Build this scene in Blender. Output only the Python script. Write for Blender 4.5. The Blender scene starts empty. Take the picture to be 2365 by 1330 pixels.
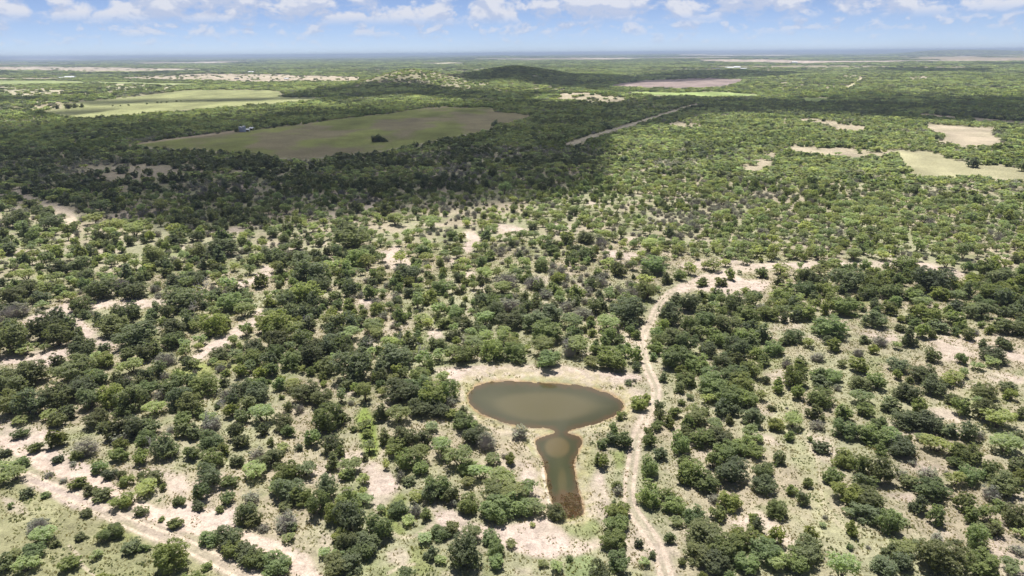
import bpy, math, random
import numpy as np
from mathutils import Vector, Matrix

random.seed(7)
rng = np.random.default_rng(11)
R = math.radians
scene = bpy.context.scene
COL = scene.collection

# ------------------------------------------------------------------ camera
IW, IH, FOC = 2365.0, 1330.0, 1577.0        # photograph size and focal length in its pixels
CAM_H, PITCH, ROLL = 80.0, R(18.95), R(-0.48)
cam_data = bpy.data.cameras.new("camera")
cam_data.sensor_width = 36.0
cam_data.lens = 36.0 * FOC / IW
cam_data.clip_start = 1.0
cam_data.clip_end = 200000.0
cam = bpy.data.objects.new("camera", cam_data)
COL.objects.link(cam)
CROT = Matrix.Rotation(math.pi / 2 - PITCH, 3, 'X') @ Matrix.Rotation(ROLL, 3, 'Z')
cam.matrix_world = Matrix.Translation((0, 0, CAM_H)) @ CROT.to_4x4()
scene.camera = cam
CM = np.array(CROT)

# ------------------------------------------------------------------ sky and sun
SUN_EL, SUN_AZ = R(69.0), R(-12.0)          # the sun stands high ahead of the camera, a little to the left
SUN_DIR = Vector((math.sin(SUN_AZ) * math.cos(SUN_EL), math.cos(SUN_AZ) * math.cos(SUN_EL), math.sin(SUN_EL)))
world = bpy.data.worlds.new("World")
scene.world = world
world.use_nodes = True
wn, wl = world.node_tree.nodes, world.node_tree.links
wn.clear()


def N(nodes, kind, **kw):
    n = nodes.new(kind)
    for k, v in kw.items():
        if k.startswith('i_'):
            key = k[2:]
            n.inputs[int(key) if key.isdigit() else key].default_value = v
        else:
            setattr(n, k, v)
    return n


def math_node(nodes, links, op, a, b=None, c=None, clamp=False):
    n = nodes.new('ShaderNodeMath')
    n.operation = op
    n.use_clamp = clamp
    for i, v in enumerate((a, b, c)):
        if v is None:
            continue
        if isinstance(v, (int, float)):
            n.inputs[i].default_value = v
        else:
            links.new(v, n.inputs[i])
    return n.outputs[0]


def smooth(nodes, links, v, lo, hi):
    n = nodes.new('ShaderNodeMapRange')
    n.interpolation_type = 'SMOOTHSTEP'
    n.inputs[1].default_value = lo
    n.inputs[2].default_value = hi
    links.new(v, n.inputs[0])
    return n.outputs[0]


def mix_col(nodes, links, f, a, b, mode='MIX'):
    n = nodes.new('ShaderNodeMix')
    n.data_type = 'RGBA'
    n.blend_type = mode
    if isinstance(f, (int, float)):
        n.inputs[0].default_value = f
    else:
        links.new(f, n.inputs[0])
    for i, v in ((6, a), (7, b)):
        if isinstance(v, tuple):
            n.inputs[i].default_value = (*v[:3], 1)
        else:
            links.new(v, n.inputs[i])
    return n.outputs[2]


SKY_STRENGTH = 0.085
sky = N(wn, 'ShaderNodeTexSky', sky_type='NISHITA', sun_disc=False, sun_elevation=SUN_EL, sun_rotation=SUN_AZ,
        altitude=3000.0, air_density=0.55, dust_density=0.0, ozone_density=4.0)
wtc = N(wn, 'ShaderNodeTexCoord')
wsep = N(wn, 'ShaderNodeSeparateXYZ')
wl.new(wtc.outputs['Generated'], wsep.inputs[0])
WX, WY, WZ = wsep.outputs


def wm(op, a, b=None, c=None, clamp=False):
    return math_node(wn, wl, op, a, b, c, clamp)


# cumulus: rows of clouds that look smaller towards the horizon, the same all round and overhead
az = wm('ARCTAN2', WX, WY)
elev = wm('ARCSINE', WZ)
CLOUD_WHITE, CLOUD_GREY = (6.1, 6.3, 7.0), (4.3, 4.9, 6.4)
cloud_cov, cloud_lit = None, None
for k, (e0, e1, e2, scale, thr, soft, amount) in enumerate((
        (0.008, 0.016, 0.027, 95.0, 0.50, 0.16, 0.4),
        (0.020, 0.030, 0.043, 60.0, 0.45, 0.17, 0.7),
        (0.034, 0.052, 0.085, 38.0, 0.39, 0.15, 0.95),
        (0.070, 0.110, 0.170, 21.0, 0.49, 0.14, 0.95),
        (0.140, 0.240, 0.420, 10.0, 0.51, 0.15, 0.9),
        (0.350, 0.700, 1.700, 4.0, 0.53, 0.15, 0.9))):
    def field(dv):
        u = wm('MULTIPLY', az, scale)
        v = wm('MULTIPLY', wm('ADD', elev, dv), scale * 1.6)
        cv = N(wn, 'ShaderNodeCombineXYZ')
        wl.new(u, cv.inputs[0])
        wl.new(v, cv.inputs[1])
        cv.inputs[2].default_value = 13.7 * k + 2.0
        nt = N(wn, 'ShaderNodeTexNoise', i_Scale=0.62, i_Detail=5.0, i_Roughness=0.56, i_Distortion=0.25)
        wl.new(cv.outputs[0], nt.inputs['Vector'])
        return nt.outputs[0]
    d0 = field(0.0)
    d1 = field(0.38 / scale)
    win = wm('MULTIPLY', smooth(wn, wl, elev, e0, e1), wm('SUBTRACT', 1.0, smooth(wn, wl, elev, (e1 + e2) / 2, e2)))
    if k == 5:
        win = smooth(wn, wl, elev, e0, e1)
    cov = wm('MULTIPLY', wm('MULTIPLY', smooth(wn, wl, d0, thr, thr + soft), win), amount)
    lit = smooth(wn, wl, wm('SUBTRACT', d0, d1), -0.05, 0.10)
    if cloud_cov is None:
        cloud_cov, cloud_lit = cov, wm('MULTIPLY', lit, cov)
    else:
        cloud_lit = wm('ADD', wm('MULTIPLY', cloud_lit, wm('SUBTRACT', 1.0, cov)), wm('MULTIPLY', lit, cov))
        cloud_cov = wm('SUBTRACT', 1.0, wm('MULTIPLY', wm('SUBTRACT', 1.0, cloud_cov), wm('SUBTRACT', 1.0, cov)))
cloud_lit = wm('DIVIDE', cloud_lit, wm('MAXIMUM', cloud_cov, 0.001), clamp=True)
ccol = mix_col(wn, wl, cloud_lit, CLOUD_GREY, CLOUD_WHITE)
skycol = mix_col(wn, wl, 1.0, sky.outputs[0], (1.08, 0.93, 0.91), 'MULTIPLY')
final_sky = mix_col(wn, wl, cloud_cov, skycol, ccol)
bg = N(wn, 'ShaderNodeBackground', i_Strength=SKY_STRENGTH)
wl.new(final_sky, bg.inputs[0])
wout = N(wn, 'ShaderNodeOutputWorld')
wl.new(bg.outputs[0], wout.inputs[0])

sun_data = bpy.data.lights.new("sun", 'SUN')
sun_data.energy = 5.0
sun_data.angle = R(0.53)
sun_data.color = (1.0, 0.965, 0.915)
sun = bpy.data.objects.new("sun", sun_data)
COL.objects.link(sun)
sun.rotation_euler = SUN_DIR.to_track_quat('Z', 'Y').to_euler()
sun.location = (0, 0, 400)

scene.view_settings.view_transform = 'Standard'
scene.view_settings.look = 'None'
scene.view_settings.gamma = 1.0
scene.view_settings.exposure = 0.55
scene.view_settings.use_curve_mapping = False
scene.render.engine = 'CYCLES'
cy = scene.cycles
cy.max_bounces = 6
cy.diffuse_bounces = 4
cy.glossy_bounces = 2
cy.transmission_bounces = 3
cy.volume_bounces = 2
cy.transparent_max_bounces = 16
cy.use_adaptive_sampling = True
cy.adaptive_threshold = 0.02
cy.use_denoising = True
cy.sample_clamp_indirect = 4.0

# ------------------------------------------------------------------ small maths


def project(x, y, z=0.0):
    """Ground point to photograph pixel (numpy)."""
    v = np.stack([x, y, np.broadcast_to(np.asarray(z, float) - CAM_H, np.shape(x))], -1) @ CM
    dep = np.maximum(-v[..., 2], 1e-3)
    return IW / 2 + FOC * v[..., 0] / dep, IH / 2 - FOC * v[..., 1] / dep


def unproject(px, py, z=0.0):
    d = np.stack([(np.asarray(px, float) - IW / 2) / FOC, (IH / 2 - np.asarray(py, float)) / FOC,
                  -np.ones(np.shape(px))], -1) @ CM.T
    t = (z - CAM_H) / np.minimum(d[..., 2], -1e-5)
    return d[..., 0] * t, d[..., 1] * t


def vnoise(x, y, seed=0):
    xi, yi = np.floor(x).astype(np.int64), np.floor(y).astype(np.int64)
    xf, yf = x - xi, y - yi
    u, v = xf * xf * (3 - 2 * xf), yf * yf * (3 - 2 * yf)

    def h(a, b):
        n = (a * 374761393 + b * 668265263 + seed * 1442695041) & 0xFFFFFFFF
        n = ((n ^ (n >> 13)) * 1274126177) & 0xFFFFFFFF
        n = ((n ^ (n >> 16)) * 2246822519) & 0xFFFFFFFF
        return ((n ^ (n >> 15)) & 0xFFFFFF) / float(0xFFFFFF)
    return (h(xi, yi) * (1 - u) + h(xi + 1, yi) * u) * (1 - v) + (h(xi, yi + 1) * (1 - u) + h(xi + 1, yi + 1) * u) * v


def fbm(x, y, seed=0, octaves=4):
    s, a, t = 0.0, 0.5, 0.0
    for o in range(octaves):
        s = s + a * vnoise(x * 2 ** o + 17.3 * o, y * 2 ** o - 9.1 * o, seed + o)
        t += a
        a *= 0.5
    return s / t


def sstep(lo, hi, v):
    t = np.clip((v - lo) / (hi - lo), 0, 1)
    return t * t * (3 - 2 * t)


def chaikin(p, n=2, closed=True):
    p = np.asarray(p, float)
    for _ in range(n):
        q = np.roll(p, -1, 0) if closed else p[1:]
        b = p if closed else p[:-1]
        o = np.empty((len(q) * 2, 2))
        o[0::2] = 0.75 * b + 0.25 * q
        o[1::2] = 0.25 * b + 0.75 * q
        if not closed:
            o = np.vstack([p[:1], o, p[-1:]])
        p = o
    return p


def seg_dist(px, py, a, b, ys=1.0):
    ax, ay, bx, by = a[0], a[1] * ys, b[0], b[1] * ys
    dx, dy = bx - ax, by - ay
    t = np.clip(((px - ax) * dx + (py * ys - ay) * dy) / max(dx * dx + dy * dy, 1e-9), 0, 1)
    return np.hypot(px - ax - t * dx, py * ys - ay - t * dy)


def poly_sdf(px, py, poly, margin=60.0, ys=1.0):
    """Signed distance (negative inside), exact only within margin of the polygon's box; ys stretches depth."""
    poly = np.asarray(poly, float)
    out = np.full(px.shape, 1e4)
    lo, hi = poly.min(0) - [margin, margin / ys], poly.max(0) + [margin, margin / ys]
    k = (px > lo[0]) & (px < hi[0]) & (py > lo[1]) & (py < hi[1])
    if not k.any():
        return out
    x, y = px[k], py[k]
    d = np.full(x.shape, 1e4)
    ins = np.zeros(x.shape, bool)
    for i in range(len(poly)):
        a, b = poly[i], poly[(i + 1) % len(poly)]
        d = np.minimum(d, seg_dist(x, y, a, b, ys))
        if a[1] != b[1]:
            c = (a[1] > y) != (b[1] > y)
            ins ^= c & (x < (b[0] - a[0]) * (y - a[1]) / (b[1] - a[1]) + a[0])
    out[k] = np.where(ins, -d, d)
    return out


def line_dist(px, py, pts, margin=60.0, ys=1.0):
    pts = np.asarray(pts, float)
    out = np.full(px.shape, 1e4)
    lo, hi = pts.min(0) - [margin, margin / ys], pts.max(0) + [margin, margin / ys]
    k = (px > lo[0]) & (px < hi[0]) & (py > lo[1]) & (py < hi[1])
    if not k.any():
        return out
    d = np.full(px[k].shape, 1e4)
    for a, b in zip(pts[:-1], pts[1:]):
        d = np.minimum(d, seg_dist(px[k], py[k], a, b, ys))
    out[k] = d
    return out


def T(tile, pts):
    """Enlarged-tile coordinates to photograph pixels."""
    ox, oy = {1: (0, 0), 2: (780, 0), 3: (1565, 0), 4: (0, 440), 5: (780, 440), 6: (1565, 440),
              7: (0, 880), 8: (780, 880), 9: (1565, 880)}[tile]
    return [(ox + a / 2.955, oy + b / 2.955) for a, b in pts]


# ------------------------------------------------------------------ layout of the land (read off the photograph, laid on the ground)
POND = chaikin(T(8, [(893, 95), (925, 45), (1000, 14), (1130, 2), (1300, 8), (1500, 18), (1680, 35), (1820, 72), (1915, 120),
                     (1953, 165), (1930, 212), (1860, 252), (1750, 292), (1640, 322), (1572, 340), (1560, 358), (1640, 372),
                     (1668, 400), (1642, 480), (1600, 560), (1625, 650), (1650, 780), (1682, 890), (1650, 928), (1540, 934),
                     (1490, 900), (1460, 800), (1430, 700), (1416, 560), (1368, 480), (1342, 412), (1380, 385), (1490, 358),
                     (1488, 338), (1420, 322), (1300, 318), (1150, 288), (1020, 242), (930, 190), (893, 135)]), 2)
TRACK = chaikin([(1790, 612), (1690, 622), (1640, 638), (1600, 655), (1568, 666), (1530, 688), (1515, 715), (1502, 745), (1482, 775),
                 (1484, 810), (1494, 850), (1512, 885), (1517, 905), (1510, 935), (1478, 988), (1467, 1022), (1460, 1070),
                 (1453, 1117), (1452, 1157), (1464, 1185), (1494, 1225), (1521, 1269), (1538, 1330), (1552, 1400), (1565, 1500)], 2, False)
RUTS = chaikin([(60, 1100), (118, 1124), (203, 1161), (271, 1195), (345, 1226), (430, 1256), (500, 1293), (585, 1334), (680, 1385)], 2, False)
WASH = chaikin([(-160, 960), (-60, 992), (0, 1015), (41, 1039), (95, 1073), (169, 1097), (250, 1124), (305, 1161), (372, 1195), (440, 1212),
                (508, 1232), (560, 1240), (626, 1266), (677, 1300), (721, 1335), (790, 1400)], 2, False)
PATH_NW = chaikin([(35, 430), (42, 445), (62, 458), (85, 468), (118, 476), (140, 482), (160, 490), (172, 506), (166, 525), (163, 545)], 2, False)
PATH_NW2 = chaikin([(138, 482), (130, 500), (112, 510), (140, 512), (170, 509)], 2, False)
PIPE = [(1312, 333), (1380, 311), (1480, 280), (1545, 260), (1608, 240)]
FARROAD = [(1954, 207), (1990, 181)]
SMALLPATH = [(160, 1260), (180, 1280), (190, 1305), (215, 1325), (235, 1345)]
GAMEPATH = T(8, [(340, 1310), (420, 1270), (520, 1245)])
GAMEPATH2 = T(8, [(330, 1010), (420, 1060), (520, 1060), (640, 980)])
GAMEPATH3 = T(9, [(860, 160), (880, 330), (960, 560), (980, 760), (1010, 880), (1100, 980), (1250, 1060)])

# bare pale ground: (outline, edge softness px, wobble px, strength)
SAND = [
    (T(8, [(660, 900), (780, 870), (860, 930), (1000, 990), (1220, 960), (1420, 930), (1490, 990), (1560, 1060), (1580, 1120), (1480, 1210), (1330, 1200), (1180, 1150), (1010, 1090), (860, 1050), (700, 980)]), 8, 10, 1.0),
    (T(8, [(1200, 540), (1390, 560), (1400, 700), (1440, 830), (1480, 930), (1400, 920), (1330, 780), (1240, 640)]), 8, 8, 0.8),
    (T(8, [(1660, 780), (1780, 600), (1820, 640), (1870, 860), (1820, 980), (1700, 920)]), 9, 10, 0.75),
    (T(8, [(980, 290), (1300, 330), (1480, 340), (1400, 385), (1240, 380), (1080, 370)]), 8, 8, 0.65),
    (T(5, [(660, 1230), (900, 1205), (1150, 1190), (1500, 1200), (1800, 1240), (2050, 1230), (2080, 1290), (1950, 1330), (1700, 1320), (1400, 1300), (1000, 1290), (760, 1310)]), 8, 10, 0.95),
    (T(8, [(815, 30), (860, 60), (900, 180), (960, 250), (930, 270), (860, 170)]), 6, 6, 0.7),
    (T(8, [(1750, 20), (1950, 40), (2100, 60), (2120, 110), (1990, 130), (1900, 70)]), 8, 8, 0.55),
    (T(8, [(170, 600), (260, 540), (350, 620), (420, 720), (340, 820), (270, 870), (210, 760)]), 8, 12, 0.8),
    (T(8, [(340, 1170), (430, 1140), (500, 1190), (450, 1260), (350, 1230)]), 8, 8, 0.7),
    (T(8, [(20, 500), (120, 440), (170, 520), (60, 540)]), 8, 10, 0.6),
    (T(8, [(1190, 1270), (1320, 1260), (1340, 1330), (1200, 1330)]), 8, 10, 0.55),
    (T(8, [(1550, 1180), (1680, 1100), (1790, 1120), (1700, 1170), (1600, 1200)]), 7, 8, 0.6),
    (T(7, [(180, 640), (350, 680), (560, 790), (760, 880), (640, 870), (480, 850), (330, 770), (200, 740)]), 8, 12, 0.85),
    (T(7, [(0, 300), (230, 320), (370, 340), (300, 410), (440, 480), (600, 560), (760, 640), (700, 720), (460, 660), (250, 560), (120, 490), (0, 430)]), 9, 12, 0.9),
    (T(7, [(1050, 900), (1250, 780), (1420, 860), (1600, 850), (1620, 1000), (1500, 1060), (1300, 1010)]), 9, 12, 0.85),
    (T(7, [(760, 560), (1000, 560), (1280, 640), (1290, 800), (1150, 790), (1120, 660), (900, 620)]), 9, 14, 0.6),
    (T(7, [(0, 780), (140, 820), (180, 900), (60, 890)]), 8, 10, 0.55),
    (T(7, [(1640, 1060), (1900, 1080), (2100, 1180), (2200, 1330), (2050, 1330), (1900, 1180)]), 8, 12, 0.6),
    (T(7, [(2180, 1010), (2280, 1060), (2240, 1160), (2180, 1120)]), 7, 8, 0.6),
    # the pale swaths among the scrub
    (T(4, [(1290, 1140), (1500, 1010), (1700, 880), (1760, 800), (1850, 840), (1700, 960), (1480, 1090), (1340, 1170)]), 6, 8, 0.95),
    (T(4, [(1540, 640), (1720, 590), (1800, 500), (1900, 500), (1840, 600), (1700, 650), (1580, 720)]), 6, 7, 0.8),
    (T(4, [(120, 900), (300, 830), (480, 760), (800, 750), (1110, 740), (1120, 790), (900, 800), (700, 800), (500, 860), (300, 880), (180, 940)]), 6, 9, 0.85),
    (T(4, [(460, 850), (560, 880), (640, 980), (820, 1080), (830, 1130), (680, 1060), (540, 1000), (470, 930)]), 6, 8, 0.8),
    (T(4, [(0, 1130), (180, 1120), (460, 1080), (480, 1120), (330, 1200), (0, 1190)]), 6, 8, 0.85),
    (T(4, [(500, 400), (700, 400), (720, 430), (540, 440)]), 5, 6, 0.6),
    (T(4, [(1180, 380), (1380, 360), (1380, 390), (1200, 410)]), 4, 5, 0.6),
    (T(4, [(1430, 290), (1600, 250), (1730, 250), (1560, 310), (1460, 320)]), 4, 5, 0.6),
    (T(5, [(850, 290), (930, 260), (980, 350), (930, 400), (900, 450), (840, 390), (890, 340)]), 4, 6, 0.9),
    (T(5, [(1060, 220), (1180, 230), (1320, 280), (1260, 310), (1120, 270)]), 4, 5, 0.85),
    (T(5, [(270, 430), (400, 360), (520, 500), (470, 560), (330, 520)]), 5, 8, 0.7),
    (T(5, [(740, 460), (890, 460), (860, 500), (790, 530)]), 4, 6, 0.8),
    (T(5, [(860, 560), (960, 540), (900, 620), (830, 660)]), 4, 6, 0.8),
    (T(5, [(1330, 580), (1440, 590), (1440, 640), (1380, 640)]), 4, 6, 0.8),
    (T(5, [(1800, 400), (1960, 410), (2070, 420), (2040, 470), (1870, 480), (1800, 440)]), 4, 6, 0.85),
    (T(5, [(150, 750), (290, 740), (270, 780), (180, 820)]), 5, 7, 0.75),
    (T(5, [(620, 930), (700, 950), (720, 1000), (620, 1020)]), 5, 7, 0.7),
    (T(5, [(160, 100), (260, 90), (280, 160), (190, 150)]), 4, 6, 0.6),
    (T(5, [(1960, 310), (2130, 320), (2100, 360), (1980, 370)]), 4, 5, 0.6),
    (T(5, [(1700, 80), (1800, 60), (1790, 110), (1700, 110)]), 3, 4, 0.5),
    (T(6, [(0, 500), (300, 465), (600, 500), (900, 480), (1200, 480), (1600, 480), (1900, 540), (2000, 590), (1860, 600), (1600, 525), (1250, 530), (1000, 540), (700, 530), (330, 530), (0, 540)]), 4, 7, 0.75),
    (T(6, [(0, 640), (180, 570), (340, 530), (450, 600), (640, 620), (600, 680), (480, 730), (330, 720), (160, 680), (0, 690)]), 5, 7, 0.8),
    (T(6, [(920, 620), (1010, 590), (1000, 640), (940, 650)]), 4, 4, 0.7),
    (T(6, [(1690, 1000), (1820, 1010), (2020, 1080), (2365, 1100), (2365, 1180), (2100, 1130), (1900, 1180), (1780, 1150), (1720, 1080)]), 6, 10, 0.6),
    (T(6, [(2040, 1250), (2200, 1240), (2365, 1280), (2365, 1330), (2150, 1310)]), 6, 9, 0.7),
    (T(6, [(1300, 980), (1500, 980), (1500, 1040), (1380, 1030)]), 5, 6, 0.55),
    (T(6, [(580, 1240), (800, 1200), (800, 1290), (600, 1300)]), 6, 8, 0.5),
    (T(6, [(1700, 770), (1800, 790), (1780, 820), (1700, 810)]), 4, 5, 0.6),
    (T(9, [(1690, 190), (1830, 170), (1950, 250), (2050, 300), (1950, 310), (1780, 260)]), 7, 10, 0.6),
    (T(9, [(540, 360), (640, 370), (720, 440), (620, 450)]), 7, 8, 0.55),
    (T(9, [(1500, 580), (1620, 530), (1850, 600), (1800, 640), (1600, 600)]), 7, 9, 0.5),
    (T(9, [(340, 960), (560, 880), (700, 1000), (760, 1090), (620, 1010), (420, 1010)]), 7, 12, 0.5),
    (T(9, [(1390, 760), (1600, 770), (1600, 830), (1460, 800)]), 6, 8, 0.6),
    (T(9, [(2090, 1050), (2260, 1090), (2365, 1180), (2200, 1200)]), 7, 10, 0.55),
    # shaded breaks in the scrub farther off
    (T(1, [(460, 1190), (640, 1150), (900, 1130), (1060, 1130), (1200, 1150), (1240, 1190), (900, 1230), (700, 1230)]), 3, 5, 0.75),
    (T(1, [(1590, 1130), (1650, 1150), (1660, 1220), (1620, 1220)]), 3, 4, 0.6),
    (T(1, [(410, 1040), (440, 1030), (440, 1070), (415, 1070)]), 2, 2, 0.8),
    (T(1, [(200, 700), (400, 690), (430, 740), (260, 750)]), 2, 3, 0.6),
    # right-hand clearings
    (T(3, [(1700, 870), (1900, 865), (2160, 880), (2140, 915), (2160, 935), (2240, 985), (2000, 1000), (1740, 970), (1850, 930)]), 2.5, 4, 1.0),
    (T(3, [(730, 812), (950, 815), (1100, 840), (1270, 872), (1260, 888), (1090, 880), (1000, 840)]), 1.5, 2, 0.95),
    (T(3, [(1600, 776), (1800, 790), (2000, 808), (2364, 830), (2364, 850), (2100, 828), (1900, 815)]), 1.2, 1.5, 0.85),
    (T(3, [(780, 1012), (1100, 1012), (1480, 1030), (1400, 1065), (1070, 1056), (860, 1040)]), 2, 3, 0.9),
    (T(3, [(560, 1045), (670, 1050), (610, 1120), (540, 1172), (430, 1150)]), 2, 3, 0.9),
    (T(3, [(-130, 842), (160, 838), (190, 862), (0, 866)]), 1.5, 2, 0.7),
    (T(3, [(2280, 1030), (2400, 1035), (2400, 1060), (2330, 1060)]), 2, 2, 0.8),
    (T(3, [(1590, 527), (1710, 522), (1700, 536), (1580, 538)]), 0.8, 1, 0.8),
    (T(3, [(1090, 524), (1260, 516), (1330, 526), (1200, 532)]), 0.8, 1, 0.6),
    (T(2, [(1440, 660), (1600, 640), (1760, 650), (2060, 690), (1800, 706), (1560, 690)]), 1.5, 2, 0.65),
    (T(2, [(420, 520), (500, 495), (600, 520), (560, 560), (430, 560)]), 2, 3, 0.45),
]
# fields and far open land: (outline, softness, wobble, colour, how bare of scrub)
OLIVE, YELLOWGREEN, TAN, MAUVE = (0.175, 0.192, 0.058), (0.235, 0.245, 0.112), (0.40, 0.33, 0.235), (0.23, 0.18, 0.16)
FIELDS = [
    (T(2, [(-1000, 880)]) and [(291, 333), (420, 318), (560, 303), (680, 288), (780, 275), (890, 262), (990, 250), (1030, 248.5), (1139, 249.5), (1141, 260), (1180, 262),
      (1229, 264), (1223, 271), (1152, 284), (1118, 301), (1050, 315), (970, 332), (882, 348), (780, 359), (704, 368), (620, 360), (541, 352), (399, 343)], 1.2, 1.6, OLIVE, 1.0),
    ([(98, 258), (150, 238), (237, 230), (330, 221), (440, 208.5), (560, 207), (648, 208), (636, 220), (690, 224), (745, 227), (643, 237), (508, 247), (406, 253), (300, 263), (203, 271), (150, 268)], 1.2, 1.6, YELLOWGREEN, 0.97),
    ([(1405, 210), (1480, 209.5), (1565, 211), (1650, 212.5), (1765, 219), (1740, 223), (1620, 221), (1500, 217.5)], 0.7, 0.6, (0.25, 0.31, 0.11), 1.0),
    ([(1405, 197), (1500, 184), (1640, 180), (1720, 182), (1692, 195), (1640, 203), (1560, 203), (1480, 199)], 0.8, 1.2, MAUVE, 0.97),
    ([(2066, 348), (2140, 352), (2242, 376), (2365, 389), (2420, 400), (2420, 420), (2365, 416), (2208, 406), (2039, 406), (2110, 395), (2090, 372)], 2, 4, (0.315, 0.295, 0.175), 0.9),
    ([(1840, 225), (1920, 226), (1900, 236), (1860, 234)], 0.8, 0.8, (0.16, 0.2, 0.07), 1.0),
    ([(-40, 202), (100, 203), (160, 211), (150, 217), (60, 221), (-40, 218)], 1.0, 1.5, (0.40, 0.365, 0.25), 0.60),
    ([(240, 199), (300, 193), (420, 195), (415, 210), (300, 211), (255, 212)], 1.0, 1.8, (0.40, 0.375, 0.25), 0.57),
    ([(-40, 186), (120, 187), (330, 190), (480, 195), (430, 197), (200, 194), (-40, 197)], 0.8, 1.0, (0.25, 0.29, 0.12), 0.9),
    ([(265, 181), (480, 170.5), (640, 172), (830, 177), (830, 188), (690, 187), (560, 189), (480, 183), (400, 184)], 0.8, 1.2, (0.40, 0.34, 0.25), 0.70),
    ([(-40, 154), (120, 155), (240, 156), (365, 158), (500, 160), (340, 165), (200, 166), (80, 162), (-40, 162)], 0.7, 0.8, (0.38, 0.325, 0.25), 0.70),
    ([(-40, 180), (130, 180), (150, 184), (-40, 184)], 0.6, 0.6, (0.40, 0.33, 0.25), 0.8),
    ([(350, 144.5), (480, 143.5), (600, 146.5), (480, 147)], 0.5, 0.4, (0.46, 0.40, 0.32), 0.95),
    ([(820, 160), (900, 159.5), (900, 161.5), (810, 161.5)], 0.4, 0.3, (0.45, 0.38, 0.3), 0.9),
    ([(970, 146.5), (1040, 144.5), (1090, 146.5), (1010, 148.5)], 0.4, 0.3, (0.42, 0.38, 0.25), 0.95),
    ([(1600, 139), (1760, 138), (1900, 141), (2100, 137.5), (2330, 136), (2330, 139), (2100, 141.5), (1850, 145.5), (1700, 143.5)], 0.6, 0.7, (0.42, 0.34, 0.27), 0.85),
    ([(1565, 127.5), (1800, 127), (1900, 128), (1700, 130), (1565, 130)], 0.4, 0.3, (0.48, 0.41, 0.33), 0.95),
    ([(-40, 135.5), (160, 136.5), (200, 138.5), (60, 139)], 0.3, 0.3, (0.46, 0.40, 0.33), 0.9),
    ([(1320, 133.5), (1440, 132.5), (1500, 135), (1380, 136)], 0.4, 0.3, (0.45, 0.38, 0.28), 0.9),
]
# lush green ground
GREEN = [
    (T(8, [(120, 250), (180, 160), (260, 260), (290, 440), (250, 540), (190, 500), (150, 380)]), 9, 10, (0.15, 0.205, 0.035), 0.85),
    (T(8, [(300, 870), (400, 750), (470, 800), (400, 940), (480, 1010), (420, 1060), (330, 960)]), 9, 10, (0.15, 0.19, 0.04), 0.7),
    (T(8, [(500, 1130), (600, 1110), (640, 1280), (560, 1330), (490, 1260)]), 9, 10, (0.16, 0.19, 0.05), 0.6),
    (T(8, [(1480, 950), (1620, 970), (1780, 920), (1800, 1060), (1700, 1090), (1580, 1060)]), 9, 8, (0.185, 0.215, 0.085), 0.8),
    (T(8, [(1560, 1210), (1680, 1170), (1790, 1220), (1820, 1330), (1850, 1420), (1560, 1420), (1540, 1300)]), 9, 8, (0.165, 0.205, 0.09), 0.85),
    (T(8, [(1650, 380), (1760, 420), (1760, 600), (1690, 740), (1640, 700), (1640, 520)]), 9, 12, (0.23, 0.24, 0.11), 0.65),
    (T(8, [(1270, 400), (1310, 390), (1360, 500), (1330, 510)]), 6, 5, (0.16, 0.22, 0.06), 0.7),
    (T(8, [(1870, 490), (1960, 470), (1990, 600), (1900, 600)]), 8, 9, (0.17, 0.21, 0.06), 0.7),
    (T(8, [(900, 40), (960, 0), (900, -30), (830, 0)]), 8, 8, (0.2, 0.23, 0.06), 0.6),
    ([(-250, 1090), (60, 1110), (180, 1180), (270, 1210), (340, 1240), (420, 1275), (520, 1335), (640, 1420), (-300, 1480)], 14, 18, (0.225, 0.225, 0.115), 0.8),
    (T(4, [(1130, 1230), (1300, 1180), (1560, 1150), (1640, 1200), (1400, 1270), (1180, 1290)]), 8, 10, (0.2, 0.23, 0.06), 0.7),
    (T(4, [(80, 340), (240, 330), (260, 380), (100, 380)]), 6, 6, (0.18, 0.23, 0.06), 0.6),
    (T(4, [(240, 560), (400, 560), (420, 640), (250, 640)]), 6, 8, (0.2, 0.23, 0.07), 0.5),
    (T(6, [(1190, 740), (1330, 730), (1340, 780), (1210, 780)]), 5, 6, (0.2, 0.24, 0.07), 0.6),
    (T(9, [(600, 60), (760, 40), (860, 200), (900, 420), (1000, 700), (1080, 900), (1300, 1030), (1500, 1100), (1150, 1150), (960, 1050), (900, 800), (760, 500), (690, 300)]), 12, 16, (0.29, 0.285, 0.165), 0.6),
    (T(5, [(500, 700), (640, 680), (700, 760), (560, 780)]), 6, 8, (0.19, 0.23, 0.06), 0.6),
    (T(7, [(700, 940), (900, 960), (980, 1040), (840, 1100), (680, 1060)]), 9, 10, (0.19, 0.21, 0.07), 0.6),
]
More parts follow.
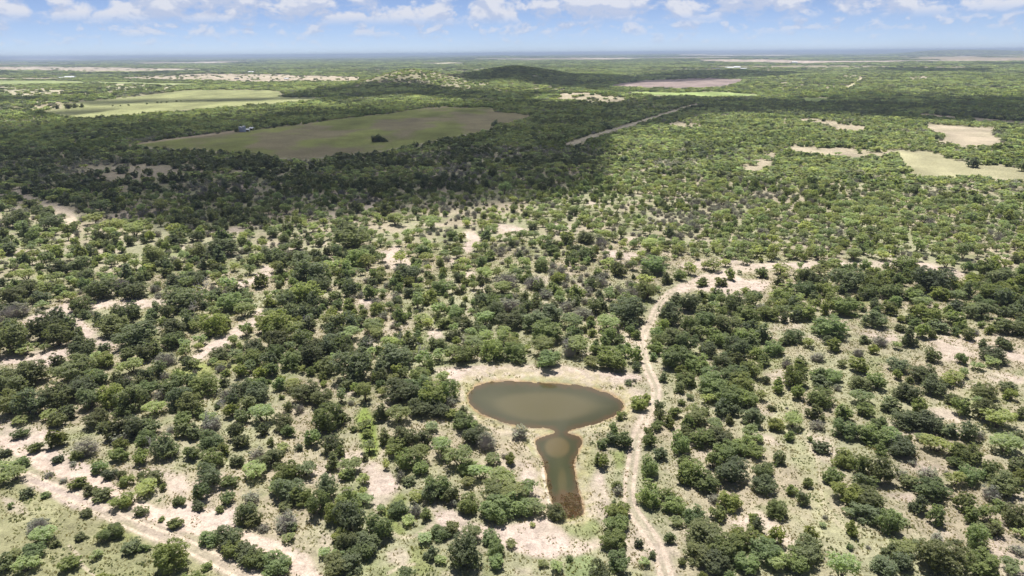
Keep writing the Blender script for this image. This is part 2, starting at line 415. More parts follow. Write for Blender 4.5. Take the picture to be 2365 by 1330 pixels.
# scrub zones: (outline, density, mix of dark oak / green evergreen / pale mesquite / grey brush, size factor)
ZONES = [
    ([(-400, 900), (2800, 900), (2800, 430), (-400, 430)], 0.60, (0.12, 0.24, 0.42, 0.22), 1.0),
    ([(-400, 470), (650, 470), (660, 600), (640, 700), (-400, 700)], 0.60, (0.16, 0.18, 0.46, 0.20), 1.0),
    ([(560, 470), (1560, 450), (1560, 680), (1100, 700), (820, 690), (700, 580)], 0.56, (0.08, 0.20, 0.48, 0.24), 0.95),
    ([(1500, 430), (2800, 430), (2800, 610), (2000, 605), (1560, 600)], 0.84, (0.03, 0.16, 0.54, 0.27), 1.0),
    ([(1540, 600), (2000, 602), (2800, 610), (2800, 660), (1900, 640), (1560, 690)], 0.38, (0.15, 0.35, 0.35, 0.15), 0.9),
    ([(650, 590), (720, 585), (800, 620), (830, 700), (870, 770), (920, 820), (920, 900), (560, 900), (600, 810), (640, 720), (640, 640)], 0.92, (0.28, 0.47, 0.18, 0.07), 1.05),
    ([(880, 770), (1000, 760), (1150, 690), (1400, 690), (1480, 740), (1478, 860), (1350, 866), (1050, 848), (900, 880)], 0.9, (0.20, 0.30, 0.38, 0.12), 1.05),
    ([(1495, 880), (1520, 770), (1560, 695), (1720, 690), (1800, 680), (1900, 640), (2000, 630), (2800, 640), (2800, 770), (2250, 762), (2100, 745), (1960, 722), (1830, 735), (1770, 790), (1790, 850), (1700, 900)], 0.9, (0.30, 0.46, 0.16, 0.08), 1.0),
    ([(1760, 740), (1960, 740), (2150, 785), (2800, 790), (2800, 910), (1780, 910)], 0.16, (0.35, 0.30, 0.17, 0.18), 0.9),
    ([(-400, 700), (460, 700), (560, 760), (440, 860), (-400, 900)], 0.42, (0.36, 0.24, 0.22, 0.18), 1.05),
    # below: the near ground, mostly set by hand; this only fills the gaps between
    ([(-400, 885), (2800, 885), (2800, 1700), (-400, 1700)], 0.10, (0.22, 0.36, 0.24, 0.18), 0.8),
    ([(250, 885), (700, 890), (760, 1010), (640, 1100), (420, 1110), (200, 1010)], 0.30, (0.3, 0.4, 0.15, 0.15), 0.85),
    ([(560, 880), (1040, 885), (1010, 960), (880, 960), (700, 960)], 0.45, (0.3, 0.45, 0.2, 0.05), 0.9),
    ([(1560, 890), (1740, 890), (1800, 1000), (1790, 1120), (1590, 1110), (1545, 1010)], 0.75, (0.25, 0.55, 0.15, 0.05), 0.9),
    ([(1590, 1225), (1900, 1240), (1920, 1345), (1560, 1345)], 0.7, (0.35, 0.45, 0.15, 0.05), 0.9),
    ([(1960, 890), (2500, 890), (2500, 1340), (2150, 1340), (1960, 1010)], 0.22, (0.32, 0.36, 0.16, 0.16), 0.9),
    ([(-400, 1110), (150, 1150), (400, 1260), (560, 1345), (-400, 1500)], 0.06, (0.2, 0.4, 0.25, 0.15), 0.6),
    # behind: everything beyond the lit scrub
    ([(-3000, 432), (5000, 432), (5000, 60), (-3000, 60)], 0.88, (0.16, 0.26, 0.46, 0.12), 1.0),
    ([(-400, 462), (180, 445), (350, 450), (560, 470), (820, 442), (1100, 438), (1500, 405), (1480, 340), (300, 340), (-400, 380)], 0.80, (0.30, 0.12, 0.34, 0.24), 0.95),
    ([(-400, 455), (40, 450), (300, 445), (700, 460), (720, 385), (300, 375), (100, 400), (-400, 420)], 0.62, (0.40, 0.1, 0.25, 0.25), 1.0),
    ([(1400, 335), (1600, 250), (1900, 258), (2800, 285), (2800, 440), (1380, 440)], 0.88, (0.06, 0.30, 0.54, 0.10), 1.0),
    ([(1560, 400), (2500, 412), (2500, 470), (1480, 470)], 0.85, (0.07, 0.18, 0.47, 0.28), 1.0),
    ([(1580, 340), (1660, 330), (1740, 342), (1700, 352), (1590, 350)], 0.97, (0.75, 0.2, 0.05, 0.0), 1.1),
    ([(840, 204), (1060, 204), (1085, 184), (810, 184)], 0.50, (0.03, 0.10, 0.50, 0.37), 0.9),
    ([(1080, 196), (1320, 198), (1350, 172), (1060, 172)], 0.97, (0.60, 0.25, 0.12, 0.03), 1.0),
    ([(1880, 275), (2800, 285), (2800, 222), (1950, 205), (1700, 224), (1600, 250)], 0.96, (0.35, 0.35, 0.25, 0.05), 1.15),
]
MIX = [z[2] for z in ZONES]
# cloud shadows: outlines of the shade on the ground
SHADES = [
    [(-500, 452), (0, 428), (150, 436), (330, 452), (480, 466), (600, 466), (800, 446), (960, 438), (1150, 430), (1340, 412), (1400, 388), (1320, 352), (1360, 318), (1480, 288),
     (1600, 262), (1760, 258), (1900, 266), (2100, 276), (2450, 286), (2700, 280), (2700, 226), (2365, 224), (2120, 220), (1960, 217), (1900, 222), (1770, 225), (1640, 224), (1480, 225), (1440, 236), (1250, 240), (1225, 232),
     (1180, 222), (1120, 236), (1020, 241), (800, 246), (560, 259), (300, 275), (210, 273), (160, 279), (-500, 300)],
    [(500, 228), (650, 222), (720, 206), (830, 199), (1000, 201), (1090, 206), (1160, 208), (1260, 207), (1290, 213), (1230, 222), (1100, 230), (1000, 230), (960, 222), (860, 222), (780, 232), (700, 224)],
    [(1040, 190), (1090, 174), (1190, 168), (1330, 170), (1450, 176), (1560, 163), (1700, 161), (1850, 168), (1740, 178), (1620, 182), (1480, 188), (1400, 198), (1420, 208), (1300, 201), (1200, 194), (1090, 193)],
    [(1985, 156), (2100, 155.5), (2290, 160), (2250, 166.5), (2120, 167), (2020, 163)],
    [(2230, 148), (2500, 139), (2500, 149), (2300, 149)],
    [(-200, 163), (40, 164), (60, 169), (-60, 171), (-200, 171)],
    [(100, 169), (260, 169.5), (400, 166.5), (400, 169), (220, 173)],
    [(180, 229), (350, 225), (640, 222), (620, 227), (420, 231), (240, 236)],
    [(90, 256), (210, 247), (270, 249), (200, 259), (110, 263)],
    [(-150, 222), (110, 222), (150, 226), (40, 231), (-150, 233)],
]


def H(x, y):
    """Height of the ground."""
    r = np.hypot(x, y)
    z = (fbm(x / 70.0, y / 70.0, 3, 3) - 0.5) * 0.9
    z = z + (fbm(x / 420.0, y / 420.0, 5, 3) - 0.5) * 7.0 * sstep(500, 1600, r)
    z = z + (fbm(x / 1900.0 + 3, y / 1900.0, 9, 3) - 0.5) * 26.0 * sstep(2500, 9000, r)
    for cx, cy, hh, sx, sy in HILLS:
        q = ((x - cx) / sx) ** 2 + ((y - cy) / sy) ** 2
        bump = hh * np.exp(-q * 1.1) * (0.88 + 0.24 * fbm(x / 90.0, y / 90.0, 21, 3))
        z = z + bump
    # far ridges on the skyline
    a = np.arctan2(x, np.maximum(y, 1.0))
    ridge = fbm(a * 9.0 + 4.0, r / 9000.0, 31, 4)
    z = z + sstep(13000, 19000, r) * (sstep(0.38, 0.8, ridge) * (52 + 40 * sstep(0.1, 0.55, a))) * (y > 0)
    # the stock pond
    px, py = project(x, y, -0.5)
    s = poly_sdf(px, py, POND, 90.0)
    s = s + (fbm(x / 1.4, y / 1.4, 95, 3) - 0.5) * 7 * (np.abs(s) < 30)
    near = s < 80
    basin = np.where(s < 0, -0.5 + np.maximum(s, -30) / 30 * 0.9, -0.5 + 0.75 * sstep(0, 34, s))
    w = 1 - sstep(30, 75, s)
    z = np.where(near, z * (1 - w) + basin * w, z)
    return z


HILLS = []
for px, pyb, top_py, wpx, depth in ((948, 193, 163, 95, 300), (1195, 184, 155.5, 118, 330), (1680, 213, 206, 70, 180), (1350, 222, 210, 60, 120)):
    cx, cyy = unproject(px, pyb)
    dist = float(np.hypot(cx, cyy))
    hx, hy = unproject(px, top_py)
    # height that lifts the top to its row at this distance
    ratio = dist / float(np.hypot(hx, hy))
    HILLS.append((float(cx), float(cyy), CAM_H * (1 - ratio), wpx * dist / FOC, depth))
HILLS[2] = (*HILLS[2][:2], 3.0, *HILLS[2][3:])
HILLS[3] = (*HILLS[3][:2], 6.0, *HILLS[3][3:])


def land(x, y):
    """Colour of the ground and how bare of scrub it is, at ground points."""
    px, py = project(x, y)
    n = x.size
    r = np.hypot(x, y)
    wob1 = (fbm(x / 6.0, y / 6.0, 41, 4) - 0.5) * 2
    wob2 = (fbm(x / 30.0, y / 30.0, 47, 3) - 0.5) * 2
    wob = np.where(r < 500, 0.6 * wob1 + 0.4 * wob2, wob2)
    big = fbm(x / 22.0, y / 22.0, 51, 4)
    mid = fbm(x / 5.0, y / 5.0, 53, 4)
    fine = fbm(x / 1.3, y / 1.3, 57, 3)
    straw, pale, green = np.array((0.305, 0.262, 0.185)), np.array((0.272, 0.264, 0.165)), np.array((0.180, 0.196, 0.092))
    sand = np.array((0.445, 0.362, 0.305))
    c = straw + (pale - straw) * sstep(0.35, 0.65, big)[:, None]
    g = sstep(0.46, 0.68, 0.55 * mid + 0.45 * fbm(x / 14.0, y / 14.0, 61, 3))
    c = c + (green - c) * (0.75 * g)[:, None]
    # bare soil in the gaps
    b = sstep(0.54, 0.70, 0.6 * fbm(x / 11.0, y / 11.0, 67, 4) + 0.4 * mid) * 0.6
    c = c + (sand - c) * b[:, None]
    clear = 0.35 * b
    far = sstep(380, 900, r)
    fc = np.array((0.225, 0.205, 0.125)) + 0.12 * (fbm(x / 60.0, y / 140.0, 71, 4) - 0.5)[:, None]
    c = c + (fc - c) * (0.75 * far)[:, None]
    # far plain: greenish with tan pieces
    vf = sstep(2600, 5200, r)
    pc = np.array((0.105, 0.122, 0.062)) + (np.array((0.30, 0.25, 0.17)) - np.array((0.105, 0.122, 0.062))) * \
        (sstep(0.56, 0.68, fbm(x / 1500.0, y / 3200.0, 73, 4)) * sstep(1900, 4200, r))[:, None]
    c = c + (pc - c) * vf[:, None]
    edge_ = sstep(11000, 14000, r)
    c = c + (np.array((0.10, 0.115, 0.06)) - c) * edge_[:, None]
    clear = np.maximum(clear, (1 - edge_) * vf * sstep(0.56, 0.66, fbm(x / 1500.0, y / 3200.0, 73, 4)) * 0.9)

    def put(m, col, cl=None):
        nonlocal c, clear
        c = c + (np.asarray(col) - c) * m[:, None]
        if cl is not None:
            clear = np.maximum(clear, m * cl)
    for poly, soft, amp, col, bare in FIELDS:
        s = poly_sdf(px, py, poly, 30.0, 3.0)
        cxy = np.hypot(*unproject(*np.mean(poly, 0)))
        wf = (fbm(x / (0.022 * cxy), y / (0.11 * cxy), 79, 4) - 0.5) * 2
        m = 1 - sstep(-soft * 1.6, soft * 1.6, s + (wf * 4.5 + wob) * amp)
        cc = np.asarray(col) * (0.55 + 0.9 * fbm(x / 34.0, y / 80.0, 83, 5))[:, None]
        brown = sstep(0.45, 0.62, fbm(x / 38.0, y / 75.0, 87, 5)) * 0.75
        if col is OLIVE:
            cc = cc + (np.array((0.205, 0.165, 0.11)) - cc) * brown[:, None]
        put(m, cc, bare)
    for poly, soft, amp, col, k in GREEN:
        s = poly_sdf(px, py, poly, 50.0)
        m = (1 - sstep(-soft, soft, s + wob * amp)) * k
        cc = np.asarray(col) * (0.7 + 0.6 * mid)[:, None]
        put(m, cc, 0.3)
    for poly, soft, amp, k in SAND:
        s = poly_sdf(px, py, poly, 40.0)
        far_poly = np.mean(poly, 0)[1] < 430
        if far_poly:
            m = (1 - sstep(-soft * 1.5, soft * 1.5, s - 1.5 + wob * amp * 1.5)) * k * (0.50 + 0.5 * sstep(0.3, 0.65, big))
        else:
            m = (1 - sstep(-soft, soft, s + wob * amp)) * k * (0.72 + 0.5 * sstep(0.3, 0.6, mid))
        m = np.clip(m, 0, 1)
        put(m, (np.array((0.385, 0.325, 0.235)) if far_poly else sand) * ((0.70 + 0.55 * fbm(x / 16.0, y / 30.0, 89, 4)) if far_poly else (0.88 + 0.24 * fine))[:, None], 1.08 if far_poly else 1.0)
    # tracks
    sc = np.clip((py - 250) / 800.0, 0.12, 1.4)
    d = line_dist(px, py, TRACK, 60.0)
    w = 14.5 * np.clip((py - 200) / 850.0, 0.3, 1.3)
    verge = 1 - sstep(0.7, 1.7, d / w + 0.35 * wob1)
    rut = 1 - sstep(0.18, 0.42, np.abs(d / w - 0.62) + 0.12 * wob1)
    put(verge * 0.42, sand * 0.92, 1.0)
    put((1 - sstep(1.2, 1.9, d / w)) * 0.0, sand, 1.0)
    put(rut * 0.9, np.array((0.47, 0.385, 0.305)) * (0.9 + 0.2 * fine)[:, None], 1.0)
    clear = np.maximum(clear, 1 - sstep(1.2, 1.6, d / w))
    d = line_dist(px, py, RUTS, 60.0)
    w = 15.0 * np.clip((py - 500) / 720, 0.6, 1.3)
    put((1 - sstep(0.9, 1.9, d / w + 0.5 * wob1)) * 0.45, sand * 0.9, 1.0)
    put((1 - sstep(0.14, 0.36, np.abs(d / w - 0.8) + 0.10 * wob1)) * 0.95, np.array((0.49, 0.405, 0.315)) * (0.9 + 0.2 * fine)[:, None], 1.0)
    clear = np.maximum(clear, 1 - sstep(1.2, 1.6, d / w))
    d = line_dist(px, py, WASH, 70.0)
    w = 15.0 * np.clip((py - 500) / 620, 0.7, 1.3)
    put((1 - sstep(0.75, 1.35, d / w + 0.3 * wob1)) * 0.95, np.array((0.48, 0.385, 0.315)) * (0.88 + 0.24 * fine)[:, None], 1.0)
    for line, w, k in ((PATH_NW, 8.0, 0.9), (PATH_NW2, 8.0, 0.8), (SMALLPATH, 4.5, 0.7), (GAMEPATH, 4.5, 0.6), (GAMEPATH2, 5.0, 0.5), (GAMEPATH3, 5.0, 0.3)):
        d = line_dist(px, py, line, 40.0)
        put((1 - sstep(0.5, 1.25, d / w + 0.35 * wob1)) * k, np.array((0.46, 0.385, 0.295)), 1.0)
    d = line_dist(px, py, PIPE, 30.0, 2.0)
    w = 10 * np.clip((py - 200) / 130.0, 0.5, 1.1)
    put((1 - sstep(0.5, 1.1, d / w + 0.15 * wob2)) * 0.85, np.array((0.42, 0.365, 0.27)) * (0.85 + 0.3 * big)[:, None], 1.0)
    d = line_dist(px, py, FARROAD, 12.0, 2.0)
    put((1 - sstep(2.0, 4.2, d)) * 0.9, (0.50, 0.46, 0.28), 1.0)
    d = line_dist(px, py, [(300, 334), (420, 318), (550, 301.5)], 12.0, 3.0)
    put((1 - sstep(2.5, 6.0, d)) * 0.8, (0.34, 0.27, 0.20), 1.0)
    # pond margin: wet russet rim, straw speckle on the banks
    pxw, pyw = project(x, y, -0.5)
    s = poly_sdf(pxw, pyw, POND, 60.0)
    bank = (1 - sstep(14, 40, s + wob1 * 10))
    speck = sstep(0.45, 0.62, fine)
    put(bank * 0.45, np.array((0.42, 0.37, 0.255)), 1.0)
    put((1 - sstep(8, 22, s + wob1 * 8)) * sstep(0.5, 0.62, mid) * 0.6, np.array((0.21, 0.235, 0.10)), 1.0)
    put(bank * speck * 0.5, np.array((0.30, 0.27, 0.12)), 1.0)
    put((1 - sstep(0.5, 8.0, s + wob1 * 7)) * 0.7, np.array((0.27, 0.17, 0.095)) * (0.7 + 0.6 * fine)[:, None], 1.0)
    d = line_dist(px, py, T(8, [(1395, 575), (1412, 690), (1440, 800), (1485, 925)]), 30.0)
    put((1 - sstep(1.5, 4.5, d + wob1 * 2)) * 0.8, (0.56, 0.47, 0.38), 1.0)
    return np.clip(c, 0.01, 0.8), np.clip(clear, 0, 1), px, py, s


# ------------------------------------------------------------------ materials
def material(name):
    m = bpy.data.materials.new(name)
    m.use_nodes = True
    m.node_tree.nodes.clear()
    return m, m.node_tree.nodes, m.node_tree.links


def finish(nodes, links, shader, volume=False):
    o = nodes.new('ShaderNodeOutputMaterial')
    links.new(shader, o.inputs['Volume' if volume else 'Surface'])


def ground_material():
    m, n, l = material("ground_soil_and_grass")
    at = N(n, 'ShaderNodeAttribute', attribute_name='albedo')
    tc = N(n, 'ShaderNodeTexCoord')
    n1 = N(n, 'ShaderNodeTexNoise', i_Scale=2.6, i_Detail=4.0, i_Roughness=0.65)
    n2 = N(n, 'ShaderNodeTexNoise', i_Scale=0.55, i_Detail=5.0, i_Roughness=0.6)
    n3 = N(n, 'ShaderNodeTexNoise', i_Scale=0.03, i_Detail=6.0, i_Roughness=0.65)
    for t in (n1, n2, n3):
        l.new(tc.outputs['Object'], t.inputs['Vector'])
    f = math_node(n, l, 'MULTIPLY', smooth(n, l, n1.outputs[0], 0.30, 0.72), 0.42)
    f = math_node(n, l, 'ADD', f, math_node(n, l, 'MULTIPLY', smooth(n, l, n2.outputs[0], 0.28, 0.72), 0.36))
    f = math_node(n, l, 'ADD', f, math_node(n, l, 'MULTIPLY', smooth(n, l, n3.outputs[0], 0.25, 0.75), 0.34))
    f = math_node(n, l, 'ADD', f, 0.44)
    sc = N(n, 'ShaderNodeVectorMath', operation='SCALE')
    l.new(at.outputs['Color'], sc.inputs[0])
    l.new(f, sc.inputs['Scale'])
    bump = N(n, 'ShaderNodeBump', i_Strength=0.5, i_Distance=0.25)
    l.new(n1.outputs[0], bump.inputs['Height'])
    b = N(n, 'ShaderNodeBsdfPrincipled', i_Roughness=0.95)
    b.inputs['Specular IOR Level'].default_value = 0.1
    l.new(sc.outputs[0], b.inputs['Base Color'])
    l.new(bump.outputs[0], b.inputs['Normal'])
    finish(n, l, b.outputs[0])
    return m


def leaf_material(name, col, second, translucency=0.32, vary=0.3):
    m, n, l = material(name)
    at = N(n, 'ShaderNodeAttribute', attribute_name='tint')
    oi = N(n, 'ShaderNodeObjectInfo')
    c = mix_col(n, l, at.outputs['Fac'], col, second)
    k = math_node(n, l, 'MULTIPLY_ADD', oi.outputs['Random'], 2 * vary, 1 - vary)
    sc = N(n, 'ShaderNodeVectorMath', operation='SCALE')
    l.new(c, sc.inputs[0])
    l.new(k, sc.inputs['Scale'])
    r2 = math_node(n, l, 'FRACT', math_node(n, l, 'MULTIPLY', oi.outputs['Random'], 17.31))
    hs = N(n, 'ShaderNodeHueSaturation')
    l.new(math_node(n, l, 'MULTIPLY_ADD', r2, 0.05, 0.475), hs.inputs['Hue'])
    l.new(math_node(n, l, 'MULTIPLY_ADD', r2, -0.3, 1.1), hs.inputs['Saturation'])
    l.new(sc.outputs[0], hs.inputs['Color'])
    d = N(n, 'ShaderNodeBsdfPrincipled', i_Roughness=0.6)
    d.inputs['Specular IOR Level'].default_value = 0.3
    t = N(n, 'ShaderNodeBsdfTranslucent')
    l.new(hs.outputs[0], d.inputs['Base Color'])
    l.new(mix_col(n, l, 1.0, hs.outputs[0], (1.15, 1.25, 0.7), 'MULTIPLY'), t.inputs[0])
    mx = N(n, 'ShaderNodeMixShader', i_Fac=translucency)
    l.new(d.outputs[0], mx.inputs[1])
    l.new(t.outputs[0], mx.inputs[2])
    finish(n, l, mx.outputs[0])
    return m


def plain_material(name, col, rough=0.8, noise=None, amount=0.3, metallic=0.0):
    m, n, l = material(name)
    b = N(n, 'ShaderNodeBsdfPrincipled', i_Roughness=rough, i_Metallic=metallic)
    b.inputs['Specular IOR Level'].default_value = 0.25
    if noise:
        tc = N(n, 'ShaderNodeTexCoord')
        nt = N(n, 'ShaderNodeTexNoise', i_Scale=noise, i_Detail=4.0)
        l.new(tc.outputs['Object'], nt.inputs['Vector'])
        k = math_node(n, l, 'MULTIPLY_ADD', nt.outputs[0], 2 * amount, 1 - amount)
        sc = N(n, 'ShaderNodeVectorMath', operation='SCALE')
        sc.inputs[0].default_value = col
        l.new(k, sc.inputs['Scale'])
        l.new(sc.outputs[0], b.inputs['Base Color'])
    else:
        b.inputs['Base Color'].default_value = (*col, 1)
    finish(n, l, b.outputs[0])
    return m


M_GROUND = ground_material()
M_LEAF = {
    'oak': leaf_material("oak_leaves", (0.155, 0.178, 0.098), (0.250, 0.278, 0.132), 0.55),
    'evergreen': leaf_material("evergreen_leaves", (0.172, 0.215, 0.092), (0.350, 0.398, 0.138), 0.58),
    'mesquite': leaf_material("mesquite_leaves", (0.300, 0.342, 0.190), (0.475, 0.512, 0.235), 0.6),
    'brush': leaf_material("brush_leaves", (0.25, 0.25, 0.18), (0.31, 0.31, 0.22), 0.4),
}
M_BARK = plain_material("bark", (0.13, 0.10, 0.078), 0.9, 6.0)
M_TWIG = plain_material("grey_twigs", (0.40, 0.365, 0.34), 0.9, 6.0)
M_DEADWOOD = plain_material("bleached_wood", (0.50, 0.47, 0.43), 0.8, 4.0, 0.2)
M_DRYGRASS = leaf_material("dry_grass_blades", (0.40, 0.34, 0.20), (0.34, 0.33, 0.15), 0.3, 0.2)
M_WEEDS = leaf_material("green_weed_leaves", (0.22, 0.25, 0.11), (0.33, 0.33, 0.16), 0.3, 0.25)
M_RUSSET = leaf_material("russet_waterweed", (0.22, 0.12, 0.07), (0.38, 0.28, 0.15), 0.2, 0.3)

# ------------------------------------------------------------------ mesh helpers


def mesh_from(name, verts, faces, mats, mat_idx=None, tint=None, smooth_shade=False):
    """faces: int array (n, 3 or 4) or list of such arrays."""
    me = bpy.data.meshes.new(name)
    fl = faces if isinstance(faces, list) else [faces]
    fl = [np.asarray(f, np.int32) for f in fl if len(f)]
    me.vertices.add(len(verts))
    me.vertices.foreach_set('co', np.asarray(verts, np.float32).ravel())
    loops = np.concatenate([f.ravel() for f in fl])
    sizes = np.concatenate([np.full(len(f), f.shape[1], np.int32) for f in fl])
    me.loops.add(len(loops))
    me.loops.foreach_set('vertex_index', loops)
    me.polygons.add(len(sizes))
    me.polygons.foreach_set('loop_start', np.concatenate([[0], np.cumsum(sizes)[:-1]]).astype(np.int32))
    for m in mats:
        me.materials.append(m)
    if mat_idx is not None:
        me.polygons.foreach_set('material_index', np.asarray(mat_idx, np.int32))
    me.polygons.foreach_set('use_smooth', np.full(len(sizes), smooth_shade))
    if tint is not None:
        a = me.attributes.new('tint', 'FLOAT', 'FACE')
        a.data.foreach_set('value', np.asarray(tint, np.float32))
    me.update(calc_edges=True)
    return me


def tag(o, label=None, cat=None, group=None, kind=None):
    if label:
        o['label'] = label
    if cat:
        o['category'] = cat
    if group:
        o['group'] = group
    if kind:
        o['kind'] = kind
    return o


def new_obj(name, data, parent=None, loc=None):
    o = bpy.data.objects.new(name, data)
    COL.objects.link(o)
    if parent is not None:
        o.parent = parent
    if loc is not None:
        o.location = loc
    return o


def leaf_quads(pos, nrm, size, g):
    """Leaf-sized kite faces at pos facing nrm."""
    n = len(pos)
    a = np.cross(nrm, g.normal(size=(n, 3)))
    a /= np.linalg.norm(a, axis=1, keepdims=True) + 1e-9
    b = np.cross(nrm, a)
    s = (size * g.uniform(0.6, 1.35, n))[:, None]
    v = np.stack([pos - a * s, pos - b * s * 0.62 + a * s * 0.1, pos + a * s, pos + b * s * 0.62 + a * s * 0.1], 1).reshape(-1, 3)
    return v, np.arange(4 * n).reshape(n, 4)


def tube(p0, p1, r0, r1, sides=5):
    p0, p1 = np.asarray(p0, float), np.asarray(p1, float)
    d = p1 - p0
    d /= np.linalg.norm(d) + 1e-9
    u = np.cross(d, (0.3, 0.9, 0.2))
    u /= np.linalg.norm(u) + 1e-9
    w = np.cross(d, u)
    an = np.arange(sides) * 2 * math.pi / sides
    ring = np.cos(an)[:, None] * u + np.sin(an)[:, None] * w
    v = np.vstack([p0 + ring * r0, p1 + ring * r1])
    i = np.arange(sides)
    f = np.stack([i, (i + 1) % sides, (i + 1) % sides + sides, i + sides], 1)
    return v, f


def join(parts):
    vs, fs, k = [], [], 0
    for v, f in parts:
        vs.append(v)
        fs.append(f + k)
        k += len(v)
    return np.vstack(vs), np.vstack(fs)


def lobes_for(g, n, style):
    out = []
    for i in range(n):
        a = g.uniform(0, 2 * math.pi)
        rad = math.sqrt(g.uniform(0, 1)) * 0.37
        dome = math.sqrt(max(0.05, 1 - (rad / 0.5) ** 2))
        if style == 'flat':
            zc = g.uniform(0.50, 0.80) * (0.55 + 0.45 * dome)
        else:
            zc = g.uniform(0.20, 0.82) * dome
        rl = g.uniform(0.10, 0.17) * (1.55 if n < 9 else 1.25 if n < 15 else 1.0)
        out.append((math.cos(a) * rad, math.sin(a) * rad, zc, rl))
    L = np.array(out)
    L[:, 2] *= (1 - 0.8 * L[:, 3]) / max(1e-6, (L[:, 2]).max())
    ext = (np.hypot(L[:, 0], L[:, 1]) + L[:, 3]).max()
    L[:, :2] *= 0.5 / ext
    L[:, 3] *= 0.5 / ext
    return L


def crown_arrays(seed, nl, nleaf, leaf, style='dome', openness=0.0):
    g = np.random.default_rng(seed)
    L = lobes_for(g, nl, style)
    m = nleaf * 3
    w = L[:, 3] ** 2
    nt = max(nl * 5, nleaf // 11)                      # sprays of leaves at the twig ends
    tk = g.choice(nl, nt, p=w / w.sum())
    td = g.normal(size=(nt, 3))
    td[:, 2] += 0.35
    td /= np.linalg.norm(td, axis=1, keepdims=True)
    tr = g.uniform(0.74, 1.14, nt)
    ts = g.uniform(0.10, 0.24, nt)
    tt = g.uniform(0, 1, nt)
    ti = g.integers(0, nt, m)
    k = tk[ti]
    d = td[ti]
    c, rl = L[k, :3], L[k, 3]
    p = c + d * (rl * tr[ti])[:, None] * np.array((1, 1, 1.5 if style != 'flat' else 0.9)) + g.normal(size=(m, 3)) * (rl * ts[ti])[:, None] * np.array((1, 1, 0.7))
    keep = p[:, 2] > 0.02
    for j in range(nl):
        q = (p - L[j, :3]) / np.array((1, 1, 1.5 if style != 'flat' else 0.9))
        keep &= (np.linalg.norm(q, axis=1) > 0.72 * L[j, 3]) | (k == j)
    p, d, k, ti = p[keep][:nleaf], d[keep][:nleaf], k[keep][:nleaf], ti[keep][:nleaf]
    n = len(p)
    nrm = d * 0.55 + np.array((0, 0, 0.55)) + g.normal(size=(n, 3)) * 0.5
    nrm /= np.linalg.norm(nrm, axis=1, keepdims=True)
    size = np.full(n, leaf)
    lt = g.uniform(0, 1, nl)
    tint = np.clip(0.35 * lt[k] + 0.40 * tt[ti] + 0.25 * g.uniform(0, 1, n), 0, 1)
    # inner leaves that close the crown
    ni = int(n * (0.16 if openness < 0.3 else 0.05))
    ki = g.choice(nl, ni)
    pi = L[ki, :3] * np.array((0.9, 0.9, 1)) + g.normal(size=(ni, 3)) * (L[ki, 3] * 0.45)[:, None]
    pi[:, 2] = np.maximum(pi[:, 2] * g.uniform(0.5, 1.0, ni), 0.04)
    nri = g.normal(size=(ni, 3))
    nri /= np.linalg.norm(nri, axis=1, keepdims=True)
    p, nrm = np.vstack([p, pi]), np.vstack([nrm, nri])
    size = np.concatenate([size, np.full(ni, leaf * 1.7)])
    tint = np.concatenate([tint, g.uniform(0, 0.5, ni)])
    v, f = leaf_quads(p, nrm, size, g)
    return v, f, tint, L


def stems_for(L, seed, n, r0):
    g = np.random.default_rng(seed + 99)
    parts = []
    for i in range(n):
        t = L[g.integers(len(L))]
        b = np.array((g.normal() * 0.03, g.normal() * 0.03, -0.04))
        kink = b * 0.4 + np.array((t[0] * 0.45, t[1] * 0.45, t[2] * 0.5))
        parts.append(tube(b, kink, r0, r0 * 0.65))
        parts.append(tube(kink, t[:3], r0 * 0.65, r0 * 0.25))
        o = L[g.integers(len(L))]
        parts.append(tube(kink, np.array(o[:3]) * 0.92, r0 * 0.5, r0 * 0.15, 4))
    return join(parts)


def twig_arrays(seed, n, width):
    """Bare twiggy mass: thin slivers fanning up and out."""
    g = np.random.default_rng(seed)
    a = g.uniform(0, 2 * math.pi, n)
    rad = np.sqrt(g.uniform(0, 1, n)) * 0.42
    top = np.stack([np.cos(a) * rad, np.sin(a) * rad, g.uniform(0.35, 1.0, n) * np.sqrt(np.maximum(0.1, 1 - (rad / 0.5) ** 2))], 1)
    base = top * np.array((0.35, 0.35, 0.0)) + np.array((0, 0, 0.02)) + (top * g.uniform(0.0, 0.7, n)[:, None]) * np.array((0.5, 0.5, 1))
    top = top + g.normal(size=(n, 3)) * 0.05
    s = np.cross(top - base, g.normal(size=(n, 3)))
    s /= np.linalg.norm(s, axis=1, keepdims=True) + 1e-9
    v = np.stack([base - s * width, base + s * width, top + s * width * 0.3, top - s * width * 0.3], 1).reshape(-1, 3)
    return v, np.arange(4 * n).reshape(n, 4)


